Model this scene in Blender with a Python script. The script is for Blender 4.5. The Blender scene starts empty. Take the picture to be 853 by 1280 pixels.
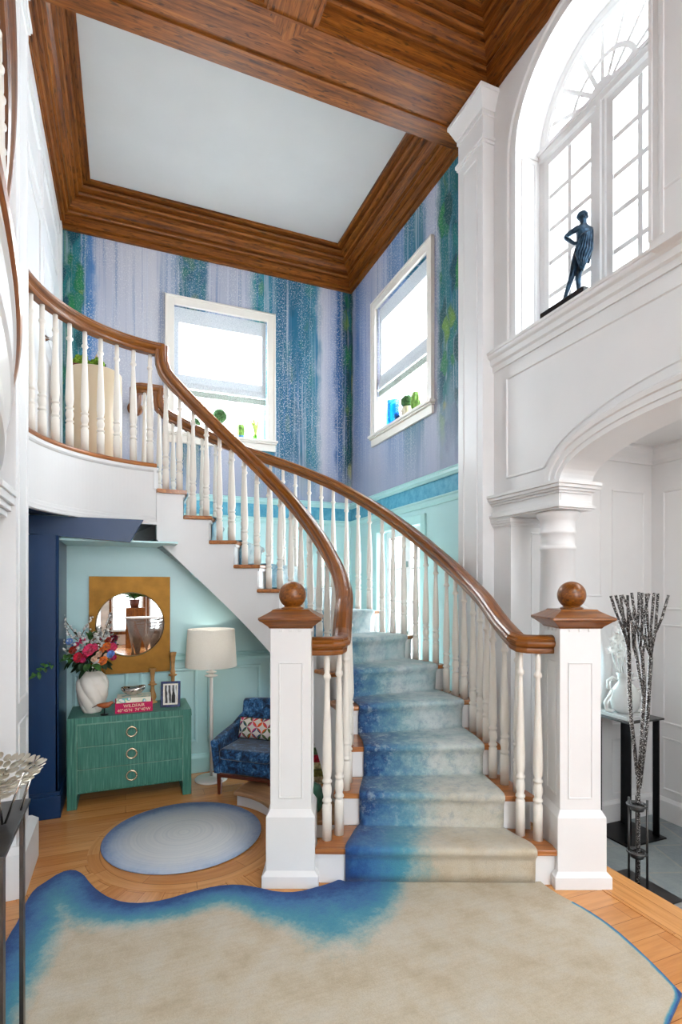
import bpy, bmesh, math, random
from math import sin, cos, tan, pi, radians, sqrt, atan2
from mathutils import Vector, Matrix
from mathutils.geometry import tessellate_polygon, delaunay_2d_cdt

random.seed(7)
S = bpy.context.scene
COL = S.collection

# ------------------------------------------------------------------ helpers
YAW = radians(22.0)
CY, SY = cos(YAW), sin(YAW)
CAMZ = 1.55

def cp(lat, dep, z=None):
    """point given as (right of, ahead of) the spot the photographer stood on"""
    x = SY * dep + CY * lat
    y = CY * dep - SY * lat
    return (x, y) if z is None else Vector((x, y, z))

class MB:
    def __init__(self):
        self.v = []; self.f = []; self.uv = []; self.sm = []
    def add(self, vs, fs, uvs=None, smooth=False):
        n = len(self.v)
        self.v += [tuple(p) for p in vs]
        for i, f in enumerate(fs):
            self.f.append([k + n for k in f])
            self.uv.append(uvs[i] if uvs else None)
            self.sm.append(smooth)
        return self
    def box(self, x0, x1, y0, y1, z0, z1, M=None):
        vs = [Vector((x, y, z)) for z in (z0, z1) for y in (y0, y1) for x in (x0, x1)]
        if M is not None: vs = [M @ p for p in vs]
        return self.add(vs, [(0, 2, 3, 1), (4, 5, 7, 6), (0, 1, 5, 4), (1, 3, 7, 5), (3, 2, 6, 7), (2, 0, 4, 6)])
    def frustum(self, w0, d0, z0, w1, d1, z1, M=None):
        vs = [Vector((sx * w / 2, sy * d / 2, z)) for (w, d, z) in ((w0, d0, z0), (w1, d1, z1)) for sy in (-1, 1) for sx in (-1, 1)]
        if M is not None: vs = [M @ p for p in vs]
        return self.add(vs, [(0, 2, 3, 1), (4, 5, 7, 6), (0, 1, 5, 4), (1, 3, 7, 5), (3, 2, 6, 7), (2, 0, 4, 6)])
    def prism(self, poly, z0, z1):
        """vertical prism over a simple plan polygon"""
        n = len(poly)
        a = sum(poly[i][0] * poly[(i + 1) % n][1] - poly[(i + 1) % n][0] * poly[i][1] for i in range(n))
        if a < 0: poly = poly[::-1]
        vs = [(p[0], p[1], z0) for p in poly] + [(p[0], p[1], z1) for p in poly]
        tris = tessellate_polygon([[Vector((p[0], p[1], 0)) for p in poly]])
        fs = []
        for t in tris:
            A, B, Cc = [Vector((poly[i][0], poly[i][1])) for i in t]
            ccw = (B - A).cross(Cc - A) > 0
            t = list(t) if ccw else list(t)[::-1]
            fs.append([k + n for k in t]); fs.append(t[::-1])
        for i in range(n):
            j = (i + 1) % n
            fs.append([i, j, j + n, i + n])
        return self.add(vs, fs)
    def slab(self, outer, holes, axis, a0, a1):
        """wall with holes: outline in (h,z), extruded along axis 'x' or 'y' from a0 to a1"""
        rings = [outer] + holes
        flat = [p for r in rings for p in r]
        def mk(a, p): return Vector((a, p[0], p[1])) if axis == 'x' else Vector((p[0], a, p[1]))
        tris = tessellate_polygon([[Vector((p[0], p[1], 0)) for p in r] for r in rings])
        n = len(flat)
        vs = [mk(a0, p) for p in flat] + [mk(a1, p) for p in flat]
        fs = []
        for t in tris:
            fs.append(list(t)); fs.append([k + n for k in t][::-1])
        o = 0
        for r in rings:
            m = len(r)
            for i in range(m):
                j = (i + 1) % m
                fs.append([o + i, o + j, o + j + n, o + i + n])
            o += m
        return self.add(vs, fs)
    def sweep(self, pts, prof, sides=None, ups=None, closed=True, caps=True, smooth=False, loop=False):
        """profile (s,t) carried along pts; s along side, t along up"""
        pts = [Vector(p) for p in pts]; n = len(pts); m = len(prof)
        S_, U_ = [], []
        last = None
        for i in range(n):
            if sides is None:
                if loop: t = pts[(i + 1) % n] - pts[i - 1]
                else: t = pts[min(i + 1, n - 1)] - pts[max(i - 1, 0)]
                h = Vector((t.x, t.y, 0))
                if h.length < 1e-4 and last is not None: sd = last
                else: sd = Vector((h.y, -h.x, 0)).normalized()
                last = sd
                up = sd.cross(t).normalized()
            else:
                sd = Vector(sides[i] if isinstance(sides, list) else sides)
                up = Vector(ups[i] if isinstance(ups, list) else ups)
            S_.append(sd); U_.append(up)
        vs = []
        for i in range(n):
            for (s, t) in prof: vs.append(pts[i] + S_[i] * s + U_[i] * t)
        L = [0.0]
        for i in range(1, n + 1): L.append(L[-1] + (pts[i % n] - pts[i - 1]).length)
        W = [0.0]
        for k in range(1, m + 1):
            a, b = prof[k - 1], prof[k % m]
            W.append(W[-1] + math.hypot(a[0] - b[0], a[1] - b[1]))
        fs, uvs = [], []
        for i in range(n if loop else n - 1):
            i2 = (i + 1) % n
            for k in range(m if closed else m - 1):
                k2 = (k + 1) % m
                fs.append([i * m + k, i * m + k2, i2 * m + k2, i2 * m + k])
                uvs.append([(L[i], W[k]), (L[i], W[k + 1]), (L[i + 1], W[k + 1]), (L[i + 1], W[k])])
        self.add(vs, fs, uvs, smooth)
        if caps and closed and not loop:
            o = len(self.v) - n * m
            for base, rev in ((0, False), ((n - 1) * m, True)):
                ring = [o + base + k for k in range(m)]
                self.f.append(ring if rev else ring[::-1]); self.uv.append([(p[0], p[1]) for p in (prof if rev else prof[::-1])]); self.sm.append(False)
        return self
    def lathe(self, prof, c=(0, 0, 0), n=20, smooth=True, M=None, twist=None):
        vs, fs = [], []
        m = len(prof)
        for i, (r, z) in enumerate(prof):
            for k in range(n):
                a = 2 * pi * k / n
                rr = r
                if twist: rr = r * twist(a, z)
                p = Vector((rr * cos(a), rr * sin(a), z))
                if M is not None: p = M @ p
                vs.append(p + Vector(c))
        for i in range(m - 1):
            for k in range(n):
                k2 = (k + 1) % n
                fs.append([i * n + k, i * n + k2, (i + 1) * n + k2, (i + 1) * n + k])
        self.add(vs, fs, None, smooth)
        o = len(self.v) - m * n
        self.f.append([o + k for k in range(n)][::-1]); self.uv.append(None); self.sm.append(False)
        self.f.append([o + (m - 1) * n + k for k in range(n)]); self.uv.append(None); self.sm.append(False)
        return self
    def tube(self, pts, r, n=8, smooth=True):
        pts = [Vector(p) for p in pts]
        rs = r if isinstance(r, (list, tuple)) else [r] * len(pts)
        vs, fs = [], []
        ref = None
        for i, p in enumerate(pts):
            t = (pts[min(i + 1, len(pts) - 1)] - pts[max(i - 1, 0)]).normalized()
            if ref is None:
                ref = t.orthogonal().normalized()
            a = (ref - t * ref.dot(t))
            a = a.normalized() if a.length > 1e-5 else t.orthogonal().normalized()
            ref = a; b = t.cross(a)
            for k in range(n):
                an = 2 * pi * k / n
                vs.append(p + a * cos(an) * rs[i] + b * sin(an) * rs[i])
        for i in range(len(pts) - 1):
            for k in range(n):
                k2 = (k + 1) % n
                fs.append([i * n + k, i * n + k2, (i + 1) * n + k2, (i + 1) * n + k])
        self.add(vs, fs, None, smooth)
        o = len(self.v) - len(pts) * n
        self.f.append([o + k for k in range(n)][::-1]); self.uv.append(None); self.sm.append(False)
        self.f.append([o + (len(pts) - 1) * n + k for k in range(n)]); self.uv.append(None); self.sm.append(False)
        return self
    def ball(self, c, r, sx=1, sy=1, sz=1, nu=16, nv=10, M=None, fn=None):
        vs, fs = [], []
        for j in range(nv + 1):
            th = pi * j / nv
            for i in range(nu):
                ph = 2 * pi * i / nu
                p = Vector((r * sx * sin(th) * cos(ph), r * sy * sin(th) * sin(ph), r * sz * cos(th)))
                if fn: p = p * fn(p)
                if M is not None: p = M @ p
                vs.append(p + Vector(c))
        for j in range(nv):
            for i in range(nu):
                i2 = (i + 1) % nu
                fs.append([j * nu + i, (j + 1) * nu + i, (j + 1) * nu + i2, j * nu + i2])
        return self.add(vs, fs, None, True)
    def rframe(self, O, ax, ay, nrm, x0, x1, y0, y1, prof, lift=0.0):
        """mitred rectangular moulding; prof = [(inset, height)...] open"""
        O, ax, ay, nrm = Vector(O), Vector(ax), Vector(ay), Vector(nrm)
        m = len(prof)
        W = [0.0]
        for k in range(1, m): W.append(W[-1] + math.hypot(prof[k][0] - prof[k - 1][0], prof[k][1] - prof[k - 1][1]))
        corners = lambda s: [(x0 + s, y0 + s), (x1 - s, y0 + s), (x1 - s, y1 - s), (x0 + s, y1 - s)]
        for c in range(4):
            vs, fs, uvs = [], [], []
            for (s, h) in prof:
                q = corners(s)
                for e in (c, (c + 1) % 4):
                    vs.append(O + ax * q[e][0] + ay * q[e][1] + nrm * (h + lift))
            dirv = (ax, ay, -ax, -ay)[c]
            for k in range(m - 1):
                f = [2 * k, 2 * k + 1, 2 * k + 3, 2 * k + 2]
                fs.append(f)
                kk = (k, k, k + 1, k + 1)
                uvs.append([(Vector(vs[i]).dot(dirv), W[kk[j]]) for j, i in enumerate(f)])
            self.add(vs, fs, uvs)
        return self
    def build(self, name, mat, parent=None, grain=(0, 0, 1), bevel=0, bseg=2, origin=None, smooth_all=False, recalc=True, subsurf=0):
        me = bpy.data.meshes.new(name)
        O = Vector(origin) if origin is not None else Vector((0, 0, 0))
        me.from_pydata([tuple(Vector(p) - O) for p in self.v], [], self.f)
        uvl = me.uv_layers.new(name='UVMap')
        g = Vector(grain).normalized()
        me.update()
        for pi_, p in enumerate(me.polygons):
            ex = self.uv[pi_]
            n = p.normal
            h = n.cross(g)
            if h.length < 0.2:
                h = n.orthogonal().normalized(); gg = n.cross(h)
            else:
                h.normalize(); gg = g
            for k, li in enumerate(p.loop_indices):
                if ex: uvl.data[li].uv = ex[k]
                else:
                    co = me.vertices[me.loops[li].vertex_index].co + O
                    uvl.data[li].uv = (co.dot(gg), co.dot(h))
            p.use_smooth = self.sm[pi_] or smooth_all
        if recalc:
            bm = bmesh.new(); bm.from_mesh(me)
            bmesh.ops.remove_doubles(bm, verts=bm.verts, dist=1e-5)
            bmesh.ops.recalc_face_normals(bm, faces=bm.faces)
            bm.to_mesh(me); bm.free()
        if mat is not None: me.materials.append(mat)
        o = bpy.data.objects.new(name, me); COL.objects.link(o)
        o.location = O
        if bevel:
            b = o.modifiers.new('Bevel', 'BEVEL'); b.width = bevel; b.segments = bseg; b.limit_method = 'ANGLE'; b.angle_limit = radians(40)
        if subsurf:
            s_ = o.modifiers.new('Sub', 'SUBSURF'); s_.levels = subsurf; s_.render_levels = subsurf
        if parent is not None: par(o, parent)
        return o

def par(o, p):
    o.parent = p
    o.matrix_parent_inverse = p.matrix_world.inverted() if False else Matrix.Translation(-Vector(p.location))

def tag(o, label, cat, group=None):
    o['label'] = label; o['category'] = cat
    if group: o['group'] = group
    return o
def thing(name, loc, label, cat, group=None):
    o = bpy.data.objects.new(name, None); COL.objects.link(o)
    o.location = loc; o.empty_display_size = 0.1
    return tag(o, label, cat, group)
def struct(o):
    o['kind'] = 'structure'; return o

def arc(cx, cy, r, a0, a1, n):
    return [(cx + r * cos(radians(a0 + (a1 - a0) * i / n)), cy + r * sin(radians(a0 + (a1 - a0) * i / n))) for i in range(n + 1)]

# ------------------------------------------------------------------ materials
class NT:
    def __init__(self, name):
        self.m = bpy.data.materials.new(name); self.m.use_nodes = True
        self.t = self.m.node_tree; self.t.nodes.clear()
        self.out = self.n('ShaderNodeOutputMaterial')
    def n(self, typ, **kw):
        nd = self.t.nodes.new(typ)
        for k, v in kw.items():
            if k.startswith('i_'):
                key = k[2:]
                key = int(key) if key.isdigit() else key
                nd.inputs[key].default_value = v
            else: setattr(nd, k, v)
        return nd
    def l(self, a, b): self.t.links.new(a, b)
    def bsdf(self, col=None, rough=0.5, spec=0.5, metal=0.0, **kw):
        b = self.n('ShaderNodeBsdfPrincipled')
        b.inputs['Roughness'].default_value = rough; b.inputs['Metallic'].default_value = metal
        b.inputs['Specular IOR Level'].default_value = spec
        if col is not None:
            if hasattr(col, 'is_linked'): self.l(col, b.inputs['Base Color'])
            else: b.inputs['Base Color'].default_value = rgb(col)
        for k, v in kw.items(): b.inputs[k].default_value = v
        self.l(b.outputs[0], self.out.inputs[0])
        self.b = b
        return b
    def coord(self, kind='Object', scale=(1, 1, 1), loc=(0, 0, 0), rot=(0, 0, 0)):
        tc = self.n('ShaderNodeTexCoord'); mp = self.n('ShaderNodeMapping')
        mp.inputs['Scale'].default_value = scale; mp.inputs['Location'].default_value = loc; mp.inputs['Rotation'].default_value = rot
        self.l(tc.outputs[kind], mp.inputs[0]); return mp.outputs[0]
    def noise(self, vec, scale=5, detail=4, rough=0.5, dist=0.0):
        t = self.n('ShaderNodeTexNoise'); t.inputs['Scale'].default_value = scale; t.inputs['Detail'].default_value = detail
        t.inputs['Roughness'].default_value = rough; t.inputs['Distortion'].default_value = dist
        self.l(vec, t.inputs['Vector']); return t.outputs['Fac']
    def ramp(self, fac, stops, interp='LINEAR'):
        r = self.n('ShaderNodeValToRGB'); e = r.color_ramp.elements; r.color_ramp.interpolation = interp
        while len(e) < len(stops): e.new(0.5)
        for i, (p, c) in enumerate(stops):
            e[i].position = p; e[i].color = rgb(c)
        self.l(fac, r.inputs[0]); return r.outputs[0]
    def math(self, op, a, b=None, clamp=False):
        m = self.n('ShaderNodeMath', operation=op, use_clamp=clamp)
        for i, x in enumerate((a, b)):
            if x is None: continue
            if isinstance(x, (int, float)): m.inputs[i].default_value = x
            else: self.l(x, m.inputs[i])
        return m.outputs[0]
    def mix(self, fac, a, b, blend='MIX'):
        m = self.n('ShaderNodeMix', data_type='RGBA', blend_type=blend)
        for sock, x in ((m.inputs[0], fac), (m.inputs[6], a), (m.inputs[7], b)):
            if isinstance(x, (int, float)): sock.default_value = x
            elif isinstance(x, (tuple, list, str)): sock.default_value = rgb(x)
            else: self.l(x, sock)
        return m.outputs[2]
    def bump(self, h, strength=0.2, dist=0.01):
        b = self.n('ShaderNodeBump'); b.inputs['Strength'].default_value = strength; b.inputs['Distance'].default_value = dist
        self.l(h, b.inputs['Height']); self.l(b.outputs[0], self.b.inputs['Normal'])

def rgb(c):
    """8-bit sRGB triple -> linear rgba"""
    if isinstance(c, (int, float)): c = (c, c, c)
    if len(c) == 4: return c
    r = []
    for x in c:
        x = x / 255.0
        r.append(x / 12.92 if x <= 0.04045 else ((x + 0.055) / 1.055) ** 2.4)
    return (*r, 1.0)

def paint(name, col, rough=0.45, spec=0.4, var=0.03):
    t = NT(name)
    n = t.noise(t.coord('Object', (1, 1, 1)), 3.0, 3)
    c = t.ramp(n, [(0.3, tuple(max(0, x * (1 - var)) for x in col)), (0.7, tuple(min(255, x * (1 + var)) for x in col))])
    t.bsdf(c, rough, spec)
    t.bump(t.noise(t.coord('Object', (1, 1, 1)), 180, 2), 0.04, 0.002)
    return t.m

def wood(name, dark, mid, light, rough=0.35, sx=1.0, coat=0.0, ring=9.0, spec=0.5, fleck=0.0):
    """grain runs along UV u"""
    t = NT(name)
    v1 = t.coord('UV', (1.0 * sx, 26 * sx, 1))
    v2 = t.coord('UV', (7 * sx, 160 * sx, 1))
    warp = t.noise(t.coord('UV', (0.9 * sx, 5 * sx, 1)), 1.6, 3)
    w = t.math('FRACT', t.math('MULTIPLY', warp, ring))
    w = t.math('ABSOLUTE', t.math('SUBTRACT', w, 0.5))
    fine = t.noise(v2, 1.0, 3, 0.6)
    broad = t.noise(v1, 1.0, 4, 0.6)
    c = t.ramp(broad, [(0.25, dark), (0.5, mid), (0.75, light)])
    c = t.mix(t.math('MULTIPLY', t.ramp(w, [(0.0, 255), (0.22, 0)]), 0.34), c, dark)
    c = t.mix(t.math('MULTIPLY', t.ramp(fine, [(0.36, 255), (0.5, 0)]), 0.40), c, tuple(x * 0.55 for x in dark))
    if fleck:
        fl_ = t.noise(t.coord('UV', (9 * sx, 62 * sx, 1)), 1.0, 2, 0.5, 0.6)
        c = t.mix(t.math('MULTIPLY', t.ramp(fl_, [(0.34, 255), (0.41, 0)]), fleck), c, tuple(x * 0.5 for x in dark))
    t.bsdf(c, rough, spec, **({'Coat Weight': coat, 'Coat Roughness': 0.12} if coat else {}))
    t.bump(fine, 0.08, 0.003)
    return t.m

def metal(name, col, rough=0.25):
    t = NT(name)
    n = t.noise(t.coord('Object', (1, 1, 1)), 12, 4)
    t.bsdf(t.ramp(n, [(0.3, tuple(x * 0.85 for x in col)), (0.7, col)]), rough, 0.5, 1.0)
    return t.m

def plain(name, col, rough=0.5, spec=0.4, var=0.12, scale=20.0, bump=0.0, sheen=0.0, trans=0.0):
    t = NT(name)
    n = t.noise(t.coord('Object', (1, 1, 1)), scale, 4)
    t.bsdf(t.ramp(n, [(0.3, tuple(x * (1 - var) for x in col)), (0.7, tuple(min(255, x * (1 + var)) for x in col))]), rough, spec, **({'Sheen Weight': sheen} if sheen else {}))
    if bump: t.bump(n, bump, 0.01)
    return t.m

def glass_pane(name, tint=(245, 250, 252), refl=0.10):
    t = NT(name)
    tr = t.n('ShaderNodeBsdfTransparent'); tr.inputs[0].default_value = rgb(tint)
    gl = t.n('ShaderNodeBsdfGlossy'); gl.inputs['Roughness'].default_value = 0.03
    fr = t.n('ShaderNodeFresnel'); fr.inputs[0].default_value = 1.45
    wv = t.noise(t.coord('Object', (1, 1, 1)), 2.0, 2)
    mx = t.n('ShaderNodeMixShader')
    t.l(t.math('MULTIPLY', fr.outputs[0], t.math('ADD', t.math('MULTIPLY', wv, 0.3), 0.6)), mx.inputs[0])
    t.l(tr.outputs[0], mx.inputs[1]); t.l(gl.outputs[0], mx.inputs[2]); t.l(mx.outputs[0], t.out.inputs[0])
    return t.m

def glass_obj(name, col, rough=0.02):
    t = NT(name)
    n = t.noise(t.coord('Object', (1, 1, 1)), 8, 2)
    b = t.bsdf(t.ramp(n, [(0.3, col), (0.7, tuple(min(255, x * 1.08 + 6) for x in col))]), rough, 0.5)
    b.inputs['Transmission Weight'].default_value = 1.0; b.inputs['IOR'].default_value = 1.35
    return t.m

def attr(t, name):
    a = t.n('ShaderNodeAttribute'); a.attribute_name = name; return a.outputs['Fac']

WHITE = paint('white_paint', (222, 222, 222), 0.38, 0.45, 0.01)
WHITE2 = paint('white_gloss_paint', (228, 228, 228), 0.28, 0.5, 0.01)
CREAM = paint('cream_paint', (228, 223, 214), 0.35, 0.45, 0.01)
CEIL = paint('ceiling_paint', (190, 190, 188), 0.8, 0.2, 0.01)
AQUA = paint('aqua_paint', (182, 220, 222), 0.3, 0.5, 0.012)
BLUE = paint('deep_blue_paint', (12, 48, 88), 0.3, 0.35, 0.04)
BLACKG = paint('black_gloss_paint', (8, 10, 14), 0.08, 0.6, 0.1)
OAK = wood('stained_oak', (66, 30, 6), (132, 74, 22), (166, 104, 40), 0.42, 1.0, 0.0, 9.0, 0.3, 0.65)
RAILW = wood('handrail_wood', (70, 32, 4), (132, 74, 14), (166, 104, 32), 0.32, 1.0, 0.2, 6.0)
TREADW = wood('tread_wood', (120, 66, 26), (176, 108, 52), (200, 136, 74), 0.28, 1.0, 0.3, 5.0)
CURBW = wood('bleached_wood', (140, 98, 60), (178, 134, 92), (196, 154, 112), 0.35, 1.0, 0.1, 5.0)
DARKW = wood('walnut', (60, 22, 10), (104, 44, 22), (126, 60, 30), 0.3, 2.0, 0.3)
TURNW = wood('turned_beech', (150, 100, 50), (190, 142, 84), (206, 162, 106), 0.45, 3.0, 0.0)
BIRDW = wood('carved_cherry', (120, 50, 16), (172, 86, 34), (190, 108, 52), 0.35, 4.0, 0.2)

def floor_mat(name, rot=0.0, polar=False, cx=0.0, cy=0.0):
    t = NT(name)
    if polar:
        tc = t.n('ShaderNodeTexCoord'); sp = t.n('ShaderNodeSeparateXYZ'); t.l(tc.outputs['Object'], sp.inputs[0])
        dx = t.math('SUBTRACT', sp.outputs[0], cx); dy = t.math('SUBTRACT', sp.outputs[1], cy)
        an = t.math('ARCTAN2', dy, dx)
        rr = t.math('SQRT', t.math('ADD', t.math('MULTIPLY', dx, dx), t.math('MULTIPLY', dy, dy)))
        cb = t.n('ShaderNodeCombineXYZ')
        if polar == 'radial':
            t.l(rr, cb.inputs[0]); t.l(t.math('MULTIPLY', an, 0.75), cb.inputs[1])
        else:
            t.l(t.math('MULTIPLY', an, 0.55), cb.inputs[0]); t.l(rr, cb.inputs[1])
        vec = cb.outputs[0]
    else:
        vec = t.coord('Object', (1, 1, 1), (0, 0, 0), (0, 0, rot))
    br = t.n('ShaderNodeTexBrick'); t.l(vec, br.inputs['Vector'])
    br.inputs['Scale'].default_value = 1.0; br.inputs['Brick Width'].default_value = 1.1 if not polar else 0.6
    br.inputs['Row Height'].default_value = 0.12 if not polar else 0.13
    br.inputs['Mortar Size'].default_value = 0.0012; br.inputs['Bias'].default_value = 0.0
    br.inputs['Color1'].default_value = rgb((200, 130, 66)); br.inputs['Color2'].default_value = rgb((222, 158, 92)); br.inputs['Mortar'].default_value = rgb((96, 52, 22))
    def sc(s):
        mp = t.n('ShaderNodeMapping'); mp.inputs['Scale'].default_value = s; t.l(vec, mp.inputs[0]); return mp.outputs[0]
    g = t.noise(sc((2.5, 45, 1)), 1.0, 5, 0.65)
    g2 = t.noise(sc((1.2, 7, 1)), 1.5, 3)
    c = t.mix(t.math('MULTIPLY', t.ramp(g, [(0.35, 255), (0.6, 0)]), 0.40), br.outputs['Color'], (156, 90, 42))
    c = t.mix(t.math('MULTIPLY', t.ramp(g2, [(0.4, 0), (0.7, 255)]), 0.35), c, (218, 158, 96))
    t.bsdf(c, 0.22, 0.5, **{'Coat Weight': 0.25, 'Coat Roughness': 0.1})
    t.bump(g, 0.03, 0.002)
    return t.m
FLOORW = floor_mat('plank_floor')
FLOORY = floor_mat('plank_border', radians(90))
RINGW = floor_mat('ring_inlay', 0, 'tang', 0.38, 3.40)
RADW = floor_mat('radial_planks', 0, 'radial', 0.38, 3.40)

def slate_mat():
    t = NT('slate')
    v = t.coord('Object', (1, 1, 1), (0.1, 0.2, 0), (0, 0, radians(20)))
    br = t.n('ShaderNodeTexBrick'); t.l(v, br.inputs['Vector'])
    br.inputs['Scale'].default_value = 1.0; br.inputs['Brick Width'].default_value = 0.52; br.inputs['Row Height'].default_value = 0.34
    br.inputs['Mortar Size'].default_value = 0.008
    br.inputs['Color1'].default_value = rgb((118, 128, 132)); br.inputs['Color2'].default_value = rgb((140, 146, 144)); br.inputs['Mortar'].default_value = rgb((150, 148, 140))
    n = t.noise(t.coord('Object', (1, 1, 1)), 9, 8, 0.7)
    c = t.mix(t.math('MULTIPLY', t.ramp(n, [(0.35, 255), (0.65, 0)]), 0.4), br.outputs['Color'], (92, 106, 114))
    t.bsdf(c, 0.45, 0.5); t.bump(n, 0.5, 0.015)
    return t.m
SLATE = slate_mat()

def mural(name, axis, c0, c1, stops, leaf, z0=2.54, mist=1.7):
    t = NT(name)
    tc = t.n('ShaderNodeTexCoord'); sp = t.n('ShaderNodeSeparateXYZ'); t.l(tc.outputs['Object'], sp.inputs[0])
    h = sp.outputs[0] if axis == 'X' else sp.outputs[1]
    z = sp.outputs[2]
    def vec(sh, sz):
        cb = t.n('ShaderNodeCombineXYZ'); t.l(t.math('MULTIPLY', h, sh), cb.inputs[0]); t.l(t.math('MULTIPLY', z, sz), cb.inputs[1]); return cb.outputs[0]
    u = t.math('DIVIDE', t.math('SUBTRACT', h, c0), c1 - c0)
    wob = t.math('MULTIPLY', t.math('SUBTRACT', t.noise(vec(3, 1.2), 3, 4, 0.6), 0.5), 0.05)
    c = t.ramp(t.math('ADD', u, wob), stops)
    st = t.noise(vec(34, 0.5), 1.0, 3, 0.6)
    c = t.mix(t.math('MULTIPLY', t.ramp(st, [(0.53, 0), (0.66, 255)]), 0.55), c, (198, 202, 214))
    st2 = t.noise(vec(26, 0.35), 1.0, 3, 0.6)
    c = t.mix(t.math('MULTIPLY', t.ramp(st2, [(0.55, 0), (0.68, 255)]), 0.5), c, (70, 112, 166))
    # leafy bands
    lm = t.ramp(t.math('ADD', u, wob), leaf)
    lvec = vec(7.5, 4.6)
    lw_ = t.n('ShaderNodeTexNoise'); t.l(vec(5, 4), lw_.inputs['Vector']); lw_.inputs['Scale'].default_value = 1.0; lw_.inputs['Detail'].default_value = 2
    lsum = t.n('ShaderNodeVectorMath', operation='ADD'); lsc = t.n('ShaderNodeVectorMath', operation='SCALE'); lsc.inputs['Scale'].default_value = 1.4
    t.l(lw_.outputs['Color'], lsc.inputs[0]); t.l(lvec, lsum.inputs[0]); t.l(lsc.outputs[0], lsum.inputs[1])
    lrot = t.n('ShaderNodeMapping'); lrot.inputs['Rotation'].default_value = (0, 0, radians(32)); lrot.inputs['Scale'].default_value = (1.35, 0.75, 1); t.l(lsum.outputs[0], lrot.inputs[0])
    vo = t.n('ShaderNodeTexVoronoi'); t.l(lrot.outputs[0], vo.inputs['Vector']); vo.inputs['Scale'].default_value = 1.0
    sx = t.n('ShaderNodeSeparateColor'); t.l(vo.outputs['Color'], sx.inputs[0])
    lc = t.ramp(sx.outputs[0], [(0.0, (8, 74, 92)), (0.18, (20, 116, 116)), (0.36, (40, 132, 66)), (0.52, (12, 76, 78)), (0.66, (110, 150, 44)), (0.80, (44, 126, 90)), (0.90, (186, 186, 56))], 'CONSTANT')
    lc = t.mix(t.math('MULTIPLY', t.noise(vec(40, 30), 1.0, 4), 0.35), lc, (10, 70, 84))
    lc = t.mix(t.ramp(vo.outputs['Distance'], [(0.25, 0), (0.58, 190)]), lc, (8, 66, 78))
    shape = t.ramp(vo.outputs['Distance'], [(0.48, 255), (0.64, 0)])
    c = t.mix(t.math('MULTIPLY', lm, t.math('ADD', t.math('MULTIPLY', shape, 0.85), 0.1)), c, lc)
    # spatter
    sp1 = t.noise(vec(95, 62), 1.0, 2, 0.5)
    where = t.noise(vec(5, 1.0), 1.0, 3, 0.6)
    spk = t.math('MULTIPLY', t.ramp(sp1, [(0.56, 0), (0.60, 255)]), t.ramp(where, [(0.38, 0), (0.50, 255)]))
    spk = t.math('MULTIPLY', spk, t.math('SUBTRACT', 1.0, t.math('MULTIPLY', lm, 0.75)))
    c = t.mix(t.math('MULTIPLY', spk, 0.7), c, (206, 208, 212))
    # painted mist along the bottom
    f = t.math('ADD', t.math('MULTIPLY', t.math('SUBTRACT', z, z0), mist), t.math('MULTIPLY', t.math('SUBTRACT', t.noise(vec(7, 1.5), 1.0, 4), 0.5), 1.1))
    c = t.mix(t.math('MULTIPLY', t.ramp(f, [(0.05, 255), (0.95, 0)]), 0.85), c, (160, 166, 188))
    t.bsdf(c, 0.6, 0.25)
    return t.m
LAV = (174, 178, 194); LAV2 = (190, 192, 202)
MURB = mural('mural_back', 'X', -0.6, 2.51,
    [(0.0, (120, 160, 140)), (0.03, (28, 110, 110)), (0.06, (40, 118, 130)), (0.075, (54, 110, 160)), (0.095, (90, 130, 180)), (0.11, LAV), (0.28, LAV2), (0.35, (150, 164, 186)),
     (0.37, (52, 108, 128)), (0.45, (60, 112, 140)), (0.47, LAV), (0.60, (166, 174, 192)), (0.63, (44, 132, 140)), (0.67, (48, 128, 152)), (0.72, (30, 96, 128)), (0.80, (36, 104, 134)),
     (0.855, (60, 128, 150)), (0.88, LAV2), (0.93, (150, 164, 196)), (0.945, (40, 96, 152)), (0.965, (50, 92, 130)), (0.985, (20, 62, 72)), (1.0, (24, 72, 80))],
    [(0.0, 255), (0.06, 255), (0.075, 0), (0.36, 0), (0.38, 190), (0.44, 160), (0.46, 0), (0.62, 0), (0.64, 190), (0.67, 120), (0.72, 0), (0.77, 150), (0.83, 150), (0.86, 0), (0.96, 0), (0.98, 230)])
MURR = mural('mural_right', 'Y', 3.3, 5.9,
    [(0.0, (30, 88, 120)), (0.14, (26, 100, 120)), (0.24, (36, 106, 110)), (0.27, LAV), (0.33, (160, 168, 190)), (0.35, (40, 108, 132)), (0.48, (48, 112, 136)), (0.50, (110, 140, 180)), (0.60, (92, 126, 168)), (0.66, (156, 166, 196)),
     (0.72, LAV), (0.85, (150, 164, 200)), (0.93, (84, 124, 178)), (0.97, (150, 160, 190)), (0.985, (40, 90, 100)), (1.0, (24, 70, 78))],
    [(0.0, 200), (0.10, 255), (0.24, 255), (0.27, 0), (0.35, 70), (0.47, 70), (0.50, 0), (0.97, 0), (0.985, 200)], 2.54, 1.25)
def frieze():
    t = NT('teal_frieze')
    n = t.noise(t.coord('Object', (1, 1, 1)), 14, 6, 0.7)
    t.bsdf(t.ramp(n, [(0.3, (54, 140, 176)), (0.7, (108, 182, 204))]), 0.5, 0.3)
    return t.m
FRIEZE = frieze()
GLASS = glass_pane('window_glass')
CHROME = metal('polished_metal', (214, 210, 206), 0.08)
STEEL = metal('dark_steel', (98, 98, 98), 0.35)
BLACKST = metal('blackened_steel', (42, 43, 45), 0.4)
GOLD = metal('brushed_gold', (124, 88, 40), 0.42)
BRASS = metal('pale_brass_ring', (226, 206, 176), 0.25)
MIRROR = metal('mirror_glass', (238, 240, 240), 0.01)

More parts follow.
